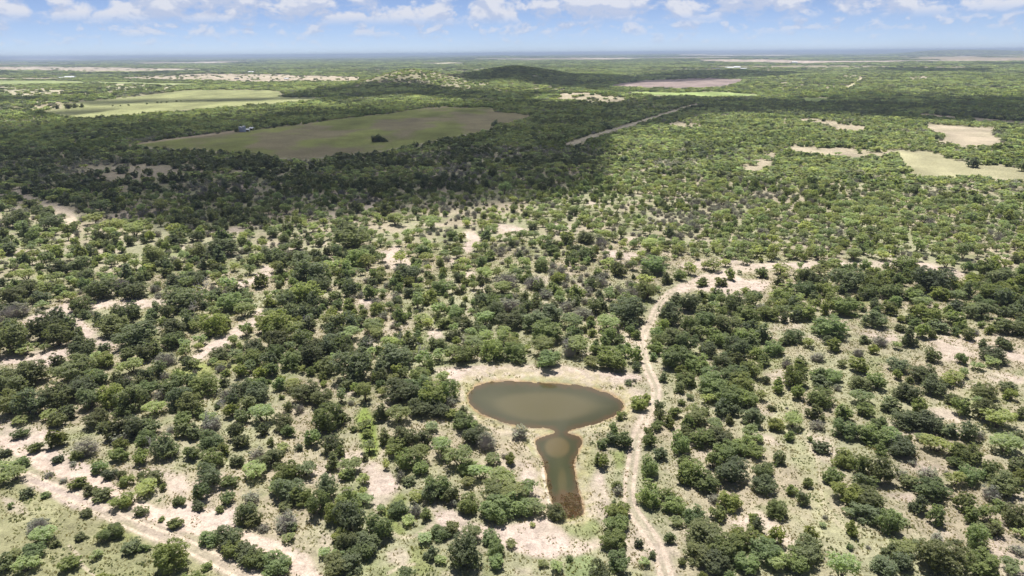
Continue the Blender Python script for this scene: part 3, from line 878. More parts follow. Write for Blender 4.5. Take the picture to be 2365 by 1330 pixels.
# ------------------------------------------------------------------ plant meshes: three levels of detail for each kind
KINDS = ['oak', 'evergreen', 'mesquite', 'brush']
STYLE = {'oak': 'dome', 'evergreen': 'dome', 'mesquite': 'flat', 'brush': 'dome'}
SRC = {}            # (kind, level) -> list of (crown mesh, trunk mesh, joined mesh)
LEVELS = {'hero': (26, 5200, 0.024, 3), 'full': (13, 1700, 0.043, 5), 'low': (7, 230, 0.115, 5)}
for ki, kind in enumerate(KINDS):
    for lv, (nl, nleaf, leaf, nvar) in LEVELS.items():
        lst = []
        for j in range(nvar):
            seed = 1000 * ki + 100 * list(LEVELS).index(lv) + j
            op = {'oak': 0.0, 'evergreen': 0.0, 'mesquite': 0.35, 'brush': 0.5}[kind]
            nn = int(nleaf * {'oak': 1.0, 'evergreen': 1.0, 'mesquite': 0.8, 'brush': 0.32}[kind])
            v, f, tint, L = crown_arrays(seed, nl, nn, leaf, STYLE[kind], op)
            mats, mi = [M_LEAF[kind]], np.zeros(len(f), int)
            if kind == 'brush':
                tv, tf = twig_arrays(seed, max(60, int(nleaf * 0.30)), leaf * 0.17)
                f = np.vstack([f, tf + len(v)])
                v = np.vstack([v, tv])
                tint = np.concatenate([tint, np.zeros(len(tf))])
                mats = [M_LEAF[kind], M_TWIG]
                mi = np.concatenate([mi, np.ones(len(tf), int)])
            sv, sf = stems_for(L, seed, {'hero': 6, 'full': 4, 'low': 2}[lv], {'oak': 0.030, 'evergreen': 0.016, 'mesquite': 0.022, 'brush': 0.014}[kind])
            bark = M_TWIG if kind == 'brush' else M_BARK
            crown = mesh_from(f"{kind}_crown_{lv}_{j}", v, f, mats, mi, tint)
            trunk = mesh_from(f"{kind}_trunk_{lv}_{j}", sv, sf, [bark], smooth_shade=True)
            joined = mesh_from(f"{kind}_plant_{lv}_{j}", np.vstack([v, sv]), np.vstack([f, sf + len(v)]), mats + [bark],
                               np.concatenate([mi, np.full(len(sf), len(mats))]), np.concatenate([tint, np.zeros(len(sf))]))
            lst.append((crown, trunk, joined))
        SRC[kind, lv] = lst
    # clumps of several far plants
    lst = []
    for j in range(5):
        g = np.random.default_rng(7000 + 10 * ki + j)
        vs, fs, ts, k = [], [], [], 0
        for q in range(6):
            v, f, tint, L = crown_arrays(8000 + ki * 100 + j * 10 + q, 5, 52, 0.19, STYLE[kind], 0.0)
            s = g.uniform(0.36, 0.52)
            an, rr = q * 1.05 + g.uniform(-0.4, 0.4), (0.34 * math.sqrt(g.uniform(0.2, 1)) if q else 0)
            v = v * np.array((s, s, g.uniform(0.7, 1.0))) + np.array((math.cos(an) * rr, math.sin(an) * rr, 0))
            vs.append(v)
            fs.append(f + k)
            ts.append(tint)
            k += len(v)
        lst.append((None, None, mesh_from(f"{kind}_clump_{j}", np.vstack(vs), np.vstack(fs), [M_LEAF[kind]], None, np.concatenate(ts))))
    SRC[kind, 'clump'] = lst


def instance_group():
    """Geometry-node tree that sets source plants on the points of a mesh."""
    cache = {}

    def make(colname, objs):
        coll = bpy.data.collections.new(colname)
        for i, me in enumerate(objs):
            o = bpy.data.objects.new(f"{colname}_{i:02d}", me)
            coll.objects.link(o)
        ng = bpy.data.node_groups.new(colname, 'GeometryNodeTree')
        ng.interface.new_socket('Geometry', in_out='INPUT', socket_type='NodeSocketGeometry')
        ng.interface.new_socket('Geometry', in_out='OUTPUT', socket_type='NodeSocketGeometry')
        n, l = ng.nodes, ng.links
        gi, go = n.new('NodeGroupInput'), n.new('NodeGroupOutput')
        iop = n.new('GeometryNodeInstanceOnPoints')
        ci = n.new('GeometryNodeCollectionInfo')
        ci.inputs['Collection'].default_value = coll
        ci.inputs['Separate Children'].default_value = True
        ci.inputs['Reset Children'].default_value = True
        iop.inputs['Pick Instance'].default_value = True

        def attr(name, t):
            a = n.new('GeometryNodeInputNamedAttribute')
            a.data_type = t
            a.inputs['Name'].default_value = name
            return a.outputs['Attribute']
        er = n.new('FunctionNodeEulerToRotation')
        l.new(attr('turn', 'FLOAT_VECTOR'), er.inputs[0])
        l.new(gi.outputs[0], iop.inputs['Points'])
        l.new(ci.outputs[0], iop.inputs['Instance'])
        l.new(attr('pick', 'INT'), iop.inputs['Instance Index'])
        l.new(er.outputs[0], iop.inputs['Rotation'])
        l.new(attr('size', 'FLOAT_VECTOR'), iop.inputs['Scale'])
        l.new(iop.outputs[0], go.inputs[0])
        return ng
    return make


make_group = instance_group()


def scatter_object(name, label, sources, pts, size, turn, pick):
    me = bpy.data.meshes.new(name)
    n = len(pts)
    me.vertices.add(n)
    me.vertices.foreach_set('co', np.asarray(pts, np.float32).ravel())
    a = me.attributes.new('size', 'FLOAT_VECTOR', 'POINT')
    a.data.foreach_set('vector', np.asarray(size, np.float32).ravel())
    a = me.attributes.new('turn', 'FLOAT_VECTOR', 'POINT')
    tv = np.zeros((n, 3), np.float32)
    tv[:, 2] = turn
    a.data.foreach_set('vector', tv.ravel())
    a = me.attributes.new('pick', 'INT', 'POINT')
    a.data.foreach_set('value', np.asarray(pick, np.int32))
    me.update()
    o = new_obj(name, me)
    tag(o, label, None, None, 'stuff')
    mod = o.modifiers.new('scatter', 'NODES')
    mod.node_group = make_group(name + "_sources", sources)
    return o


# ------------------------------------------------------------------ ground sheet
def build_ground():
    fine = np.arange(-44.0, 44.01, 0.115)
    coarse = np.arange(48.0, 312.1, 4.0)
    ang = np.radians(np.concatenate([fine, coarse]))
    dep = np.concatenate([np.arange(47.0, 6.0, -0.105), np.arange(6.0, 0.6, -0.045), np.array([0.55, 0.5, 0.45, 0.4, 0.36, 0.32, 0.28, 0.25, 0.22, 0.19, 0.16, 0.13, 0.105, 0.085])])
    rad = np.concatenate([[4.0, 20.0, 45.0, 62.0], CAM_H / np.tan(np.radians(dep))])
    A, Rr = np.meshgrid(ang, rad)
    x, y = (np.sin(A) * Rr).ravel(), (np.cos(A) * Rr).ravel()
    z = H(x, y)
    col, clear, px, py, s = land(x, y)
    na, nr = len(ang), len(rad)
    i = np.arange(nr - 1)[:, None] * na
    j = np.arange(na)[None, :]
    j2 = (j + 1) % na
    f = np.stack([i + j, i + j2, i + na + j2, i + na + j], -1).reshape(-1, 4)
    v = np.stack([x, y, z], 1)
    cz = float(H(np.array([0.0]), np.array([0.0]))[0])
    v = np.vstack([v, [[0, 0, cz]]])
    cap = np.stack([np.full(na, len(v) - 1), np.arange(na), (np.arange(na) + 1) % na], 1)
    cap = cap[:, [0, 2, 1]]
    me = mesh_from("ground", v, [f[:, ::-1], cap], [M_GROUND], smooth_shade=True)
    a = me.attributes.new('albedo', 'FLOAT_COLOR', 'POINT')
    rgba = np.ones((len(v), 4), np.float32)
    rgba[:-1, :3] = col
    rgba[-1, :3] = (0.3, 0.27, 0.17)
    a.data.foreach_set('color', rgba.ravel())
    o = new_obj("ground", me)
    tag(o, "pale sandy rangeland with dry grass, bare soil, tracks and green fields", "ground", None, 'structure')


build_ground()


# ------------------------------------------------------------------ pond water
def build_pond():
    m, n, l = material("murky_water")
    at = N(n, 'ShaderNodeAttribute', attribute_name='murk')
    b = N(n, 'ShaderNodeBsdfPrincipled', i_Roughness=0.06, i_IOR=1.33)
    l.new(at.outputs['Color'], b.inputs['Base Color'])
    tc = N(n, 'ShaderNodeTexCoord')
    nt = N(n, 'ShaderNodeTexNoise', i_Scale=1.3, i_Detail=4.0)
    l.new(tc.outputs['Object'], nt.inputs['Vector'])
    bp = N(n, 'ShaderNodeBump', i_Strength=0.12, i_Distance=0.08)
    l.new(nt.outputs[0], bp.inputs['Height'])
    l.new(bp.outputs[0], b.inputs['Normal'])
    finish(n, l, b.outputs[0])
    zw = -0.5
    gx, gy = unproject(POND[:, 0], POND[:, 1], zw)
    st = 0.25
    xs, ys = np.arange(gx.min() - 3, gx.max() + 3, st), np.arange(gy.min() - 3, gy.max() + 3, st)
    X, Y = np.meshgrid(xs, ys)
    x, y = X.ravel(), Y.ravel()
    px, py = project(x, y, zw)
    s = poly_sdf(px, py, POND, 60.0)
    deep, shallow, rust, tan = np.array((0.084, 0.074, 0.036)), np.array((0.066, 0.062, 0.030)), np.array((0.110, 0.066, 0.034)), np.array((0.140, 0.103, 0.048))
    nz = fbm(x / 1.2, y / 1.2, 91, 4)
    nz2 = fbm(x / 6.0, y / 6.0, 93, 3)
    c = np.tile(shallow, (len(x), 1))
    c = c + (deep * 1.12 - c) * sstep(10, 45, -s + (nz2 - 0.5) * 18)[:, None]
    def ell(t, cx, cyy, rx, ry):
        (ex, ey), = T(t, [(cx, cyy)])
        return np.hypot((px - ex) / (rx / 2.955), (py - ey) / (ry / 2.955))
    big = 1 - sstep(0.72, 1.05, ell(8, 1420, 170, 370, 105) + (nz2 - 0.5) * 0.2)
    c = c + (np.array((0.122, 0.099, 0.049)) - c) * (0.75 * big)[:, None]
    c = c + (tan - c) * (0.9 * (1 - sstep(0.72, 1.08, ell(8, 1497, 452, 92, 76))))[:, None]
    c = c + (tan - c) * (0.8 * (1 - sstep(0.5, 1.1, ell(8, 1532, 690, 36, 110))))[:, None]
    greenish = 1 - sstep(0.6, 1.2, ell(8, 1500, 640, 120, 150))
    c = c + (np.array((0.062, 0.070, 0.030)) - c) * (0.35 * greenish)[:, None]
    rim = 1 - sstep(0.0, 13.0, -s + (nz - 0.5) * 12)
    c = c + (rust - c) * (0.8 * rim)[:, None]
    tail = (1 - sstep(0.7, 1.15, ell(8, 1580, 860, 120, 120) + (nz - 0.5) * 0.6))
    c = c + (rust * 1.05 - c) * (0.8 * tail)[:, None]
    ny, nx = len(ys), len(xs)
    i = np.arange(ny - 1)[:, None] * nx
    j = np.arange(nx - 1)[None, :]
    f = np.stack([i + j, i + j + 1, i + nx + j + 1, i + nx + j], -1).reshape(-1, 4)
    f = f[(s[f] < 9).all(1)]
    used = np.unique(f)
    remap = np.full(len(x), -1)
    remap[used] = np.arange(len(used))
    me = mesh_from("pond_water", np.stack([x, y, np.full(len(x), zw)], 1)[used], remap[f], [m], smooth_shade=True)
    a = me.attributes.new('murk', 'FLOAT_COLOR', 'POINT')
    rgba = np.ones((len(used), 4), np.float32)
    rgba[:, :3] = np.clip(c[used] * np.array((0.74, 0.78, 0.74)), 0.01, 1)
    a.data.foreach_set('color', rgba.ravel())
    o = new_obj("pond_water", me)
    tag(o, "murky brown oval stock pond with a narrow spillway channel", "pond", None, 'structure')


build_pond()

# ------------------------------------------------------------------ plants set by hand: kind, centre x, y, width, height in an enlarged tile
HAND = {
 4: "D 90 1030 230 230;D 330 940 220 200;D 420 1000 180 170;D 400 870 130 90;L 190 1100 150 90;L 310 1080 80 70;D 570 1090 200 170;D 800 940 230 170;D 940 1020 300 190;D 890 850 140 90;D 1190 950 200 150;G 1200 1040 190 110;L 1360 1030 110 90;G 1470 930 190 170;D 1530 900 110 130;D 190 1270 290 210;D 520 1240 260 190;G 710 1170 170 120;D 880 1120 110 90;B 1130 1170 160 90;L 900 1220 180 110;G 660 1290 170 110;D 40 1290 150 130;D 700 690 200 150;D 930 700 180 110;D 680 905 70 70;G 560 800 170 90;L 290 795 100 55;G 1030 860 130 80;D 1060 450 180 150;D 1350 420 180 110;D 1510 400 230 150;D 1340 320 100 80;D 1210 350 130 90;D 1250 760 260 160;G 1580 790 210 120;G 1790 620 120 110;D 1840 440 150 80;D 1220 630 170 100;D 1330 610 160 110;D 1500 1130 150 90;L 1510 1190 90 60;G 1880 920 250 160;D 1900 1030 200 150;D 1740 1080 160 130;D 2130 1120 200 190;G 1700 1160 190 140;D 1950 730 130 100;G 1860 770 110 80;G 2100 700 240 170;D 2120 560 250 180;D 2060 490 200 110;G 2290 740 120 90;L 2240 890 120 100;D 2290 1030 150 100;D 2240 1210 150 140;G 2000 1170 190 140;G 1870 860 150 100;D 2200 640 160 120;D 310 160 110 60;D 130 200 200 130;D 360 250 190 60;D 260 130 90 60;D 30 360 90 90;D 50 420 150 70;L 790 260 180 100;L 650 200 150 90;L 930 280 180 110;G 1210 300 120 70;L 1100 120 160 80;L 700 120 150 80;D 560 520 160 130;D 430 550 180 90;L 180 600 160 80;D 590 600 140 80;D 860 560 120 140;D 960 600 70 80;B 830 640 120 90;L 380 610 140 80;D 90 740 200 110;D 200 690 180 90;D 300 740 120 90;B 120 830 180 110;B 700 1170 90 60;G 640 1300 150 90",
 5: "D 1975 840 290 220;D 2270 850 190 170;D 2320 740 130 90;D 1440 850 220 160;B 1170 800 170 90;D 1170 910 190 120;D 1340 930 230 120;G 1420 1000 250 150;L 1590 920 190 110;L 1850 930 200 120;L 1640 1080 200 160;L 1400 1090 210 140;G 1210 1120 190 150;G 1440 1190 190 110;G 1060 1110 190 160;L 930 1080 180 100;G 870 1150 190 120;L 790 1120 140 120;G 1860 1170 240 170;D 2040 1190 70 110;L 1730 1190 130 90;B 1580 1100 120 120;G 2300 1170 230 140;G 2170 1080 110 100;D 2300 1010 170 130;D 390 1150 270 190;D 110 1220 280 250;D 500 1060 120 110;L 590 1160 120 130;G 560 1280 170 120;L 720 1290 130 100;D 800 1000 120 90;G 1000 980 130 90;G 810 850 140 100;L 570 890 130 90;D 880 880 60 80;G 740 920 130 90;G 440 860 120 120;G 280 820 140 90;D 410 770 80 70;D 490 700 110 80;L 540 670 100 60;G 720 670 150 110;D 830 690 60 60;D 970 615 80 80;B 1150 640 180 90;D 1380 660 100 110;D 1360 745 90 90;G 1500 680 100 90;D 480 590 180 90;D 240 625 80 70;D 300 570 60 45;D 390 672 40 50;G 70 800 130 110;G 230 700 110 110;L 90 1000 170 110;L 260 980 150 100;G 590 420 130 90;L 610 460 100 60;D 700 500 70 70;G 530 480 70 60;G 850 320 60 70;G 780 310 100 70;L 400 220 150 70;L 640 240 160 80;G 1010 310 100 80;G 800 400 120 80;D 1240 440 60 60;G 1040 450 120 80;G 1390 520 130 90;L 1270 500 100 80;G 1700 430 150 110;G 1560 330 120 90;D 1690 330 150 80;G 2150 540 200 90;L 2130 400 180 90;D 2240 600 100 90;L 1850 500 120 80;B 1340 640 160 100;B 1680 850 140 90;B 1560 790 120 90;L 1130 690 150 70;L 1000 590 150 80;D 100 330 250 160;G 150 480 200 110;D 60 260 150 100;D 210 420 140 100;L 160 560 70 60;G 300 550 70 50;G 20 570 70 80;D 70 650 80 90;G 1640 700 120 120;B 2000 700 130 110;L 2100 620 130 100;G 2330 580 90 80;L 240 950 170 110;D 200 1060 130 110;G 680 1060 140 110",
 6: "D 1150 620 240 150;G 1330 630 190 110;D 1720 640 290 160;D 1800 670 170 110;G 1470 710 190 100;G 1010 690 170 110;G 700 725 190 100;G 860 695 180 100;G 2010 615 140 90;D 2200 600 190 120;G 2100 710 200 110;G 2230 720 190 110;G 1140 815 200 110;D 1340 885 170 130;G 1050 955 260 140;G 1450 820 130 90;L 1660 780 160 100;G 1700 865 200 100;D 2040 835 190 110;D 2310 830 140 100;D 2190 930 150 120;D 2320 945 140 110;D 1980 985 90 90;D 1770 945 150 70;D 1570 1010 120 130;D 1520 940 80 60;D 1600 940 70 50;B 1380 1030 120 90;D 1270 1020 100 60;G 1060 1060 120 100;G 790 1005 150 90;L 890 1040 90 80;D 1740 1135 110 100;D 1500 1205 150 100;G 1230 1205 140 120;L 1120 1195 90 50;D 840 1180 110 100;B 740 1180 80 80;B 950 1140 110 80;D 2150 1140 180 110;D 2210 1030 80 110;L 2140 1190 120 60;L 2040 1205 100 70;G 590 1165 130 100;D 380 1155 90 100;G 650 1090 160 100;G 870 835 190 110;D 80 775 150 130;G 360 575 90 90;G 290 630 100 60;G 170 635 110 60;G 570 565 110 70;L 700 550 130 70;G 460 690 80 50;G 270 710 100 80;D 1300 570 70 60;G 1140 545 120 60;G 1540 540 180 60;L 960 560 140 80;L 1820 490 130 100;L 1400 455 120 70;L 1200 460 150 60;G 1890 880 150 110;D 1900 790 120 80;G 1300 700 150 90;G 620 850 160 100;G 470 860 190 120;D 330 920 180 140;G 180 900 170 140;G 90 930 160 140;G 260 1010 170 130;G 60 1050 160 150;D 210 1090 150 120;G 460 1000 150 120;G 120 1180 190 150;D 300 1180 150 120;G 400 1290 230 130;G 220 1290 190 120;G 60 1290 170 120;G 500 1230 160 130;D 600 1290 60 70;G 960 1260 130 100;G 1060 1290 150 90;D 1660 1290 190 80;L 1880 1290 150 90;L 1950 1250 90 80;D 2250 1060 70 80;G 1600 740 150 70;D 1660 740 120 80;G 2080 780 160 90;G 1780 720 140 70",
 7: "D 60 50 240 200;D 70 170 190 180;D 230 160 230 220;D 400 110 220 200;D 560 60 220 160;D 620 130 160 160;D 470 220 120 110;L 340 240 110 90;B 385 240 70 90;L 140 285 110 60;G 770 110 200 180;D 900 130 200 200;G 840 190 160 120;G 1000 60 160 120;L 1060 200 160 110;B 1095 90 110 100;D 1230 120 190 180;D 1310 160 180 170;G 1180 60 200 110;G 1400 60 220 120;B 1555 90 120 110;D 1660 60 150 130;D 1760 80 190 150;D 1700 150 130 110;L 1800 230 190 160;D 1660 240 110 110;B 2045 185 80 80;D 2090 90 200 160;D 2200 130 160 140;G 2240 265 230 210;L 2010 40 150 100;L 2330 100 100 120;D 1940 290 150 140;D 660 280 180 100;D 800 340 150 170;D 920 320 170 160;D 1030 310 140 130;G 1000 400 150 130;B 820 400 120 100;D 1130 450 170 190;L 1160 500 110 100;G 970 520 120 120;G 820 510 130 110;G 1310 500 130 110;G 1430 410 180 130;D 1340 340 140 120;L 1430 260 130 110;B 1450 290 150 120;G 1250 260 140 100;D 1610 330 120 150;D 1650 410 120 110;D 2270 440 150 150;D 2280 540 120 170;L 1930 460 90 60;D 2040 455 70 50;G 1440 540 180 150;D 1430 660 190 180;G 1570 690 130 100;G 1380 770 130 130;D 1620 540 110 100;D 1850 540 180 150;B 1760 500 120 100;L 1740 640 190 130;G 1980 640 220 200;D 1970 760 210 190;L 1890 730 120 110;G 2060 800 160 150;L 2080 620 180 140;B 1720 800 130 110;G 1560 800 110 100;D 2240 730 160 180;G 2180 850 170 200;G 2290 880 170 220;L 2350 830 120 120;L 2350 640 80 90;L 1950 870 100 60;G 400 390 140 150;G 260 455 110 80;G 150 365 110 75;B 590 470 200 130;G 530 510 110 80;D 30 490 90 70;G 165 555 100 80;D 390 540 90 50;L 40 600 150 110;L 110 650 170 120;L 20 670 120 100;B 335 640 70 50;G 690 600 120 100;D 760 640 100 80;D 1040 670 150 110;L 1000 755 180 110;G 870 695 110 70;G 970 645 70 60;G 1120 720 60 60;G 530 710 130 90;D 610 750 120 80;D 700 790 140 100;B 430 680 60 40;G 840 850 160 90;D 970 905 100 50;G 1190 985 110 70;G 1230 830 100 70;D 1350 870 100 50;D 190 770 100 80;G 310 780 70 50;D 590 910 90 60;B 265 1020 170 90;D 560 1065 90 60;G 770 1045 160 130;L 690 1070 80 80;L 310 1100 180 70;D 380 1120 80 50;G 240 1200 180 110;L 660 1195 100 80;D 890 1140 150 110;G 990 1140 90 60;G 490 1250 150 120;D 30 1260 130 130;L 180 1310 180 60;L 110 1190 100 60;G 1180 1210 250 240;G 1440 1080 160 130;D 1570 1080 190 180;G 1600 1170 170 120;D 1690 1190 180 130;G 1750 1240 180 130;G 1880 1270 220 170;D 1680 910 160 170;D 1730 960 110 110;B 1800 1010 90 60;B 1960 980 180 120;G 1990 1010 90 60;L 1970 1085 100 60;G 2310 1210 130 110;G 2330 1060 140 120;D 2300 1310 200 90;G 1410 1270 80 60;G 1500 880 70 50;G 1100 940 60 40;B 1170 330 80 60;B 500 570 60 30",
 8: "D 60 30 110 90;D 30 220 110 150;L 190 80 140 170;D 290 210 120 170;D 430 90 240 190;G 540 60 240 170;D 560 200 180 140;G 650 120 230 200;D 690 210 170 120;L 420 250 180 150;B 770 150 80 80;G 760 80 150 160;D 850 215 80 70;G 790 240 110 80;G 860 300 180 130;D 940 390 180 150;B 1020 430 160 150;G 930 320 110 90;D 330 360 110 170;D 460 400 160 160;D 570 410 150 140;G 400 470 180 120;G 460 550 150 150;L 560 520 170 160;G 560 610 150 90;D 490 690 100 80;B 430 650 80 90;L 640 330 110 70;L 720 470 170 170;L 830 540 220 190;G 880 600 150 110;L 90 590 180 140;G 60 650 120 90;G 20 470 80 120;G 105 330 60 50;L 970 640 160 140;L 1120 690 220 170;L 1060 780 210 190;L 1190 790 230 190;G 1220 870 230 180;G 1080 920 250 150;L 1340 890 170 130;G 890 850 170 150;L 890 700 110 80;L 1300 760 150 150;G 1180 535 90 90;L 1060 560 120 60;G 690 740 200 200;D 640 770 150 150;D 770 770 120 160;L 540 800 120 80;B 790 830 80 70;G 420 880 150 130;B 530 890 110 110;G 600 920 90 90;L 480 970 110 70;G 70 850 200 200;D 90 950 230 250;G 280 1020 190 210;D 200 1120 200 170;D 60 1100 160 220;G 170 1200 190 110;D 70 1310 200 90;L 170 830 140 90;D 770 1010 120 110;G 700 1050 150 120;L 600 1090 120 90;D 870 1190 240 280;D 640 1190 110 110;L 700 1240 100 70;G 1040 1080 140 110;G 1080 1160 140 140;L 1180 1120 90 70;G 1090 1240 130 120;G 2050 170 140 110;G 2100 130 70 80;G 1935 245 90 70;G 1880 340 90 110;D 1870 400 100 100;G 1810 445 100 70;G 1955 420 120 130;D 2195 180 80 90;D 2190 240 80 90;G 2180 310 100 80;G 2260 290 110 100;D 2330 50 90 90;G 2120 360 80 80;G 2130 420 100 110;D 2200 510 100 100;G 2120 600 140 160;G 2110 790 180 190;G 2250 800 120 120;G 2290 870 170 130;G 2330 410 150 220;G 2340 650 90 140;G 1910 720 80 70;D 1885 835 40 50;G 1910 920 180 130;G 1900 1010 180 130;G 1880 1110 190 150;G 1920 1250 180 160;D 2050 1105 70 90;D 2145 1190 60 80;L 2090 1260 100 70;L 2310 980 110 80;L 1495 1280 110 100;L 1400 1260 80 50;G 1580 1220 60 40;D 1980 20 60 45;G 2350 1230 60 100;L 1330 985 50 40;G 200 360 80 70;L 330 570 70 80;L 660 410 60 50",
 9: "L 85 115 70 50;G 230 60 230 160;G 420 50 230 140;G 350 140 230 150;G 450 150 190 110;D 500 260 170 150;G 660 305 120 100;D 640 185 70 50;D 130 260 170 130;G 60 290 120 140;L 250 310 140 110;D 290 390 190 150;G 180 400 200 160;G 430 450 190 140;G 530 490 140 110;G 330 500 200 150;G 90 640 210 190;D 370 640 230 200;G 200 700 210 170;G 580 630 160 130;D 590 720 180 150;G 350 840 170 160;G 100 930 160 150;G 270 920 140 110;B 240 810 100 80;G 510 945 90 90;G 675 890 170 140;D 690 530 100 120;G 755 375 100 90;G 690 40 110 120;G 820 80 100 120;G 970 135 200 130;D 940 220 130 120;B 950 310 120 80;G 795 230 60 60;G 900 400 50 45;D 980 20 140 90;B 1090 50 60 50;D 1240 30 160 100;L 1250 130 160 110;G 1270 200 130 110;L 1430 150 90 90;D 1460 180 150 110;D 1560 90 180 150;G 1630 170 110 140;D 1740 40 200 150;D 1870 130 110 90;G 1920 190 130 130;D 2080 90 160 120;L 2050 150 100 80;D 2100 220 190 170;D 2250 50 110 90;L 2180 320 230 90;D 2340 230 90 90;D 1560 290 210 130;D 1700 300 220 140;D 1840 350 150 120;D 1980 350 130 160;B 1400 280 40 60;G 1140 340 180 160;D 980 465 120 100;G 1320 390 210 140;G 1450 400 190 140;D 1530 470 200 150;L 1750 450 200 150;L 1660 390 90 70;G 1950 500 210 140;L 2230 460 230 140;D 2330 590 150 130;D 2310 400 100 100;G 1120 540 170 140;G 1240 580 130 150;D 1380 620 190 220;G 1050 660 140 130;G 1150 800 220 150;D 1300 820 210 170;D 1270 920 200 150;G 1430 980 180 180;L 1480 930 110 80;L 1170 910 100 70;L 1540 970 80 60;B 1530 650 90 100;L 1570 730 150 60;G 1740 760 240 160;B 1700 660 150 80;D 1640 860 140 140;G 1760 930 130 150;G 1980 660 170 140;D 2220 720 220 190;B 2130 780 140 120;G 1960 850 160 140;G 2020 930 150 130;L 2120 900 120 150;D 2300 940 180 180;L 2170 985 90 60;G 2190 860 110 90;G 2030 1080 170 180;L 2050 1030 120 70;L 2330 1060 120 80;B 1830 600 40 100;B 1600 560 70 50;B 1770 1095 110 60;B 1735 1170 70 50;L 1620 1110 60 40;B 1005 930 45 40;L 990 990 60 45;L 1540 1180 190 140;D 1450 1170 120 110;D 1400 1280 190 160;D 1530 1250 150 140;G 2080 1260 260 190;L 2260 1300 170 100;B 2310 1170 110 60;D 180 1080 280 200;G 440 1090 210 180;G 670 1080 130 140;D 870 1180 240 200;G 330 1200 270 180;G 600 1190 240 190;D 140 1200 220 180;G 800 1270 220 140;L 680 1290 180 80;D 260 1290 240 130;G 460 1290 190 110;G 760 740 80 90;D 850 790 100 140;L 790 760 80 70;B 745 185 30 20;B 1300 1140 40 30",
}
CODE = {'D': 0, 'G': 1, 'L': 2, 'B': 3}
plants = []        # x, y, width, height, kind, hand flag
for tile, text in HAND.items():
    for rec in text.split(';'):
        k, cx, cyy, w, h = rec.split()
        (bx, by), = T(tile, [(float(cx), float(cyy))])
        w, h = float(w) / 2.955, float(h) / 2.955
        gx, gy = unproject(bx, by + 0.25 * h)
        dist = math.sqrt(float(gx) ** 2 + float(gy) ** 2 + CAM_H ** 2)
        a = math.asin(CAM_H / dist)
        v = Vector((float(gx), float(gy), -CAM_H))
        depth = -(v @ CROT)[2] if False else float(np.dot(np.array(v), -CM[:, 2]))
        mpp = depth / FOC
        Rm = w * mpp / 2
        # pixel height of a dome: R sin a below its centre, and its top above
        hp = h * mpp
        up = max(hp - Rm * math.sin(a), Rm * math.sin(a) * 1.05)
        Hm = math.sqrt(max(up * up - (Rm * math.sin(a)) ** 2, 0.0)) / math.cos(a)
        Hm = min(max(Hm, 1.05 * Rm), 1.9 * Rm)
        ybase = by + h / 2 - Rm * math.sin(a) / mpp
        gx, gy = unproject(bx, ybase)
        plants.append((float(gx), float(gy), 2 * Rm * 1.05, Hm, CODE[k], 1))
for (bx, by, w, k) in ((877, 326, 26, 0), (866, 327, 20, 0), (888, 327, 18, 0), (2244, 386, 30, 0), (2362, 396, 32, 0), (1143, 293, 24, 0),
                       (339, 240, 5, 0), (297, 243, 5, 0), (278, 244, 4, 0), (363, 237, 5, 0), (372, 236.5, 4, 0), (385, 236, 5, 0), (408, 234, 5, 0), (418, 233.5, 4, 0), (260, 244, 4, 0),
                       (160, 250, 16, 0), (175, 248, 14, 0), (190, 247, 12, 0), (130, 251, 14, 0)):
    gx, gy = unproject(bx, by)
    mpp = math.sqrt(float(gx) ** 2 + float(gy) ** 2) / FOC
    plants.append((float(gx), float(gy), w * mpp, w * mpp * 0.62, k, 1))
plants = np.array(plants)


def zone_at(px, py):
    zi = np.full(px.shape, -1)
    for i, (poly, *_r) in enumerate(ZONES):
        zi[poly_sdf(px, py, poly, 1.0) < 0] = i
    return zi


ZD = np.array([z[1] for z in ZONES] + [0.6])
ZM = np.array([z[2] for z in ZONES] + [(0.2, 0.3, 0.3, 0.2)])
ZS = np.array([z[3] for z in ZONES] + [1.0])


def candidates(r0, r1, cell, half_angle, seed):
    g = np.random.default_rng(seed)
    xm = r1 * math.sin(half_angle)
    xs, ys = np.arange(-xm, xm, cell), np.arange(r0 * math.cos(half_angle) - cell, r1, cell)
    out = []
    for chunk in np.array_split(ys, max(1, len(xs) * len(ys) // 400000)):
        X, Y = np.meshgrid(xs, chunk)
        X = X.ravel() + g.uniform(-0.5, 0.5, X.size) * cell
        Y = Y.ravel() + g.uniform(-0.5, 0.5, Y.size) * cell
        r = np.hypot(X, Y)
        k = (r >= r0) & (r < r1) & (np.abs(np.arctan2(X, Y)) < half_angle)
        out.append(np.stack([X[k], Y[k]], 1))
    return np.vstack(out)


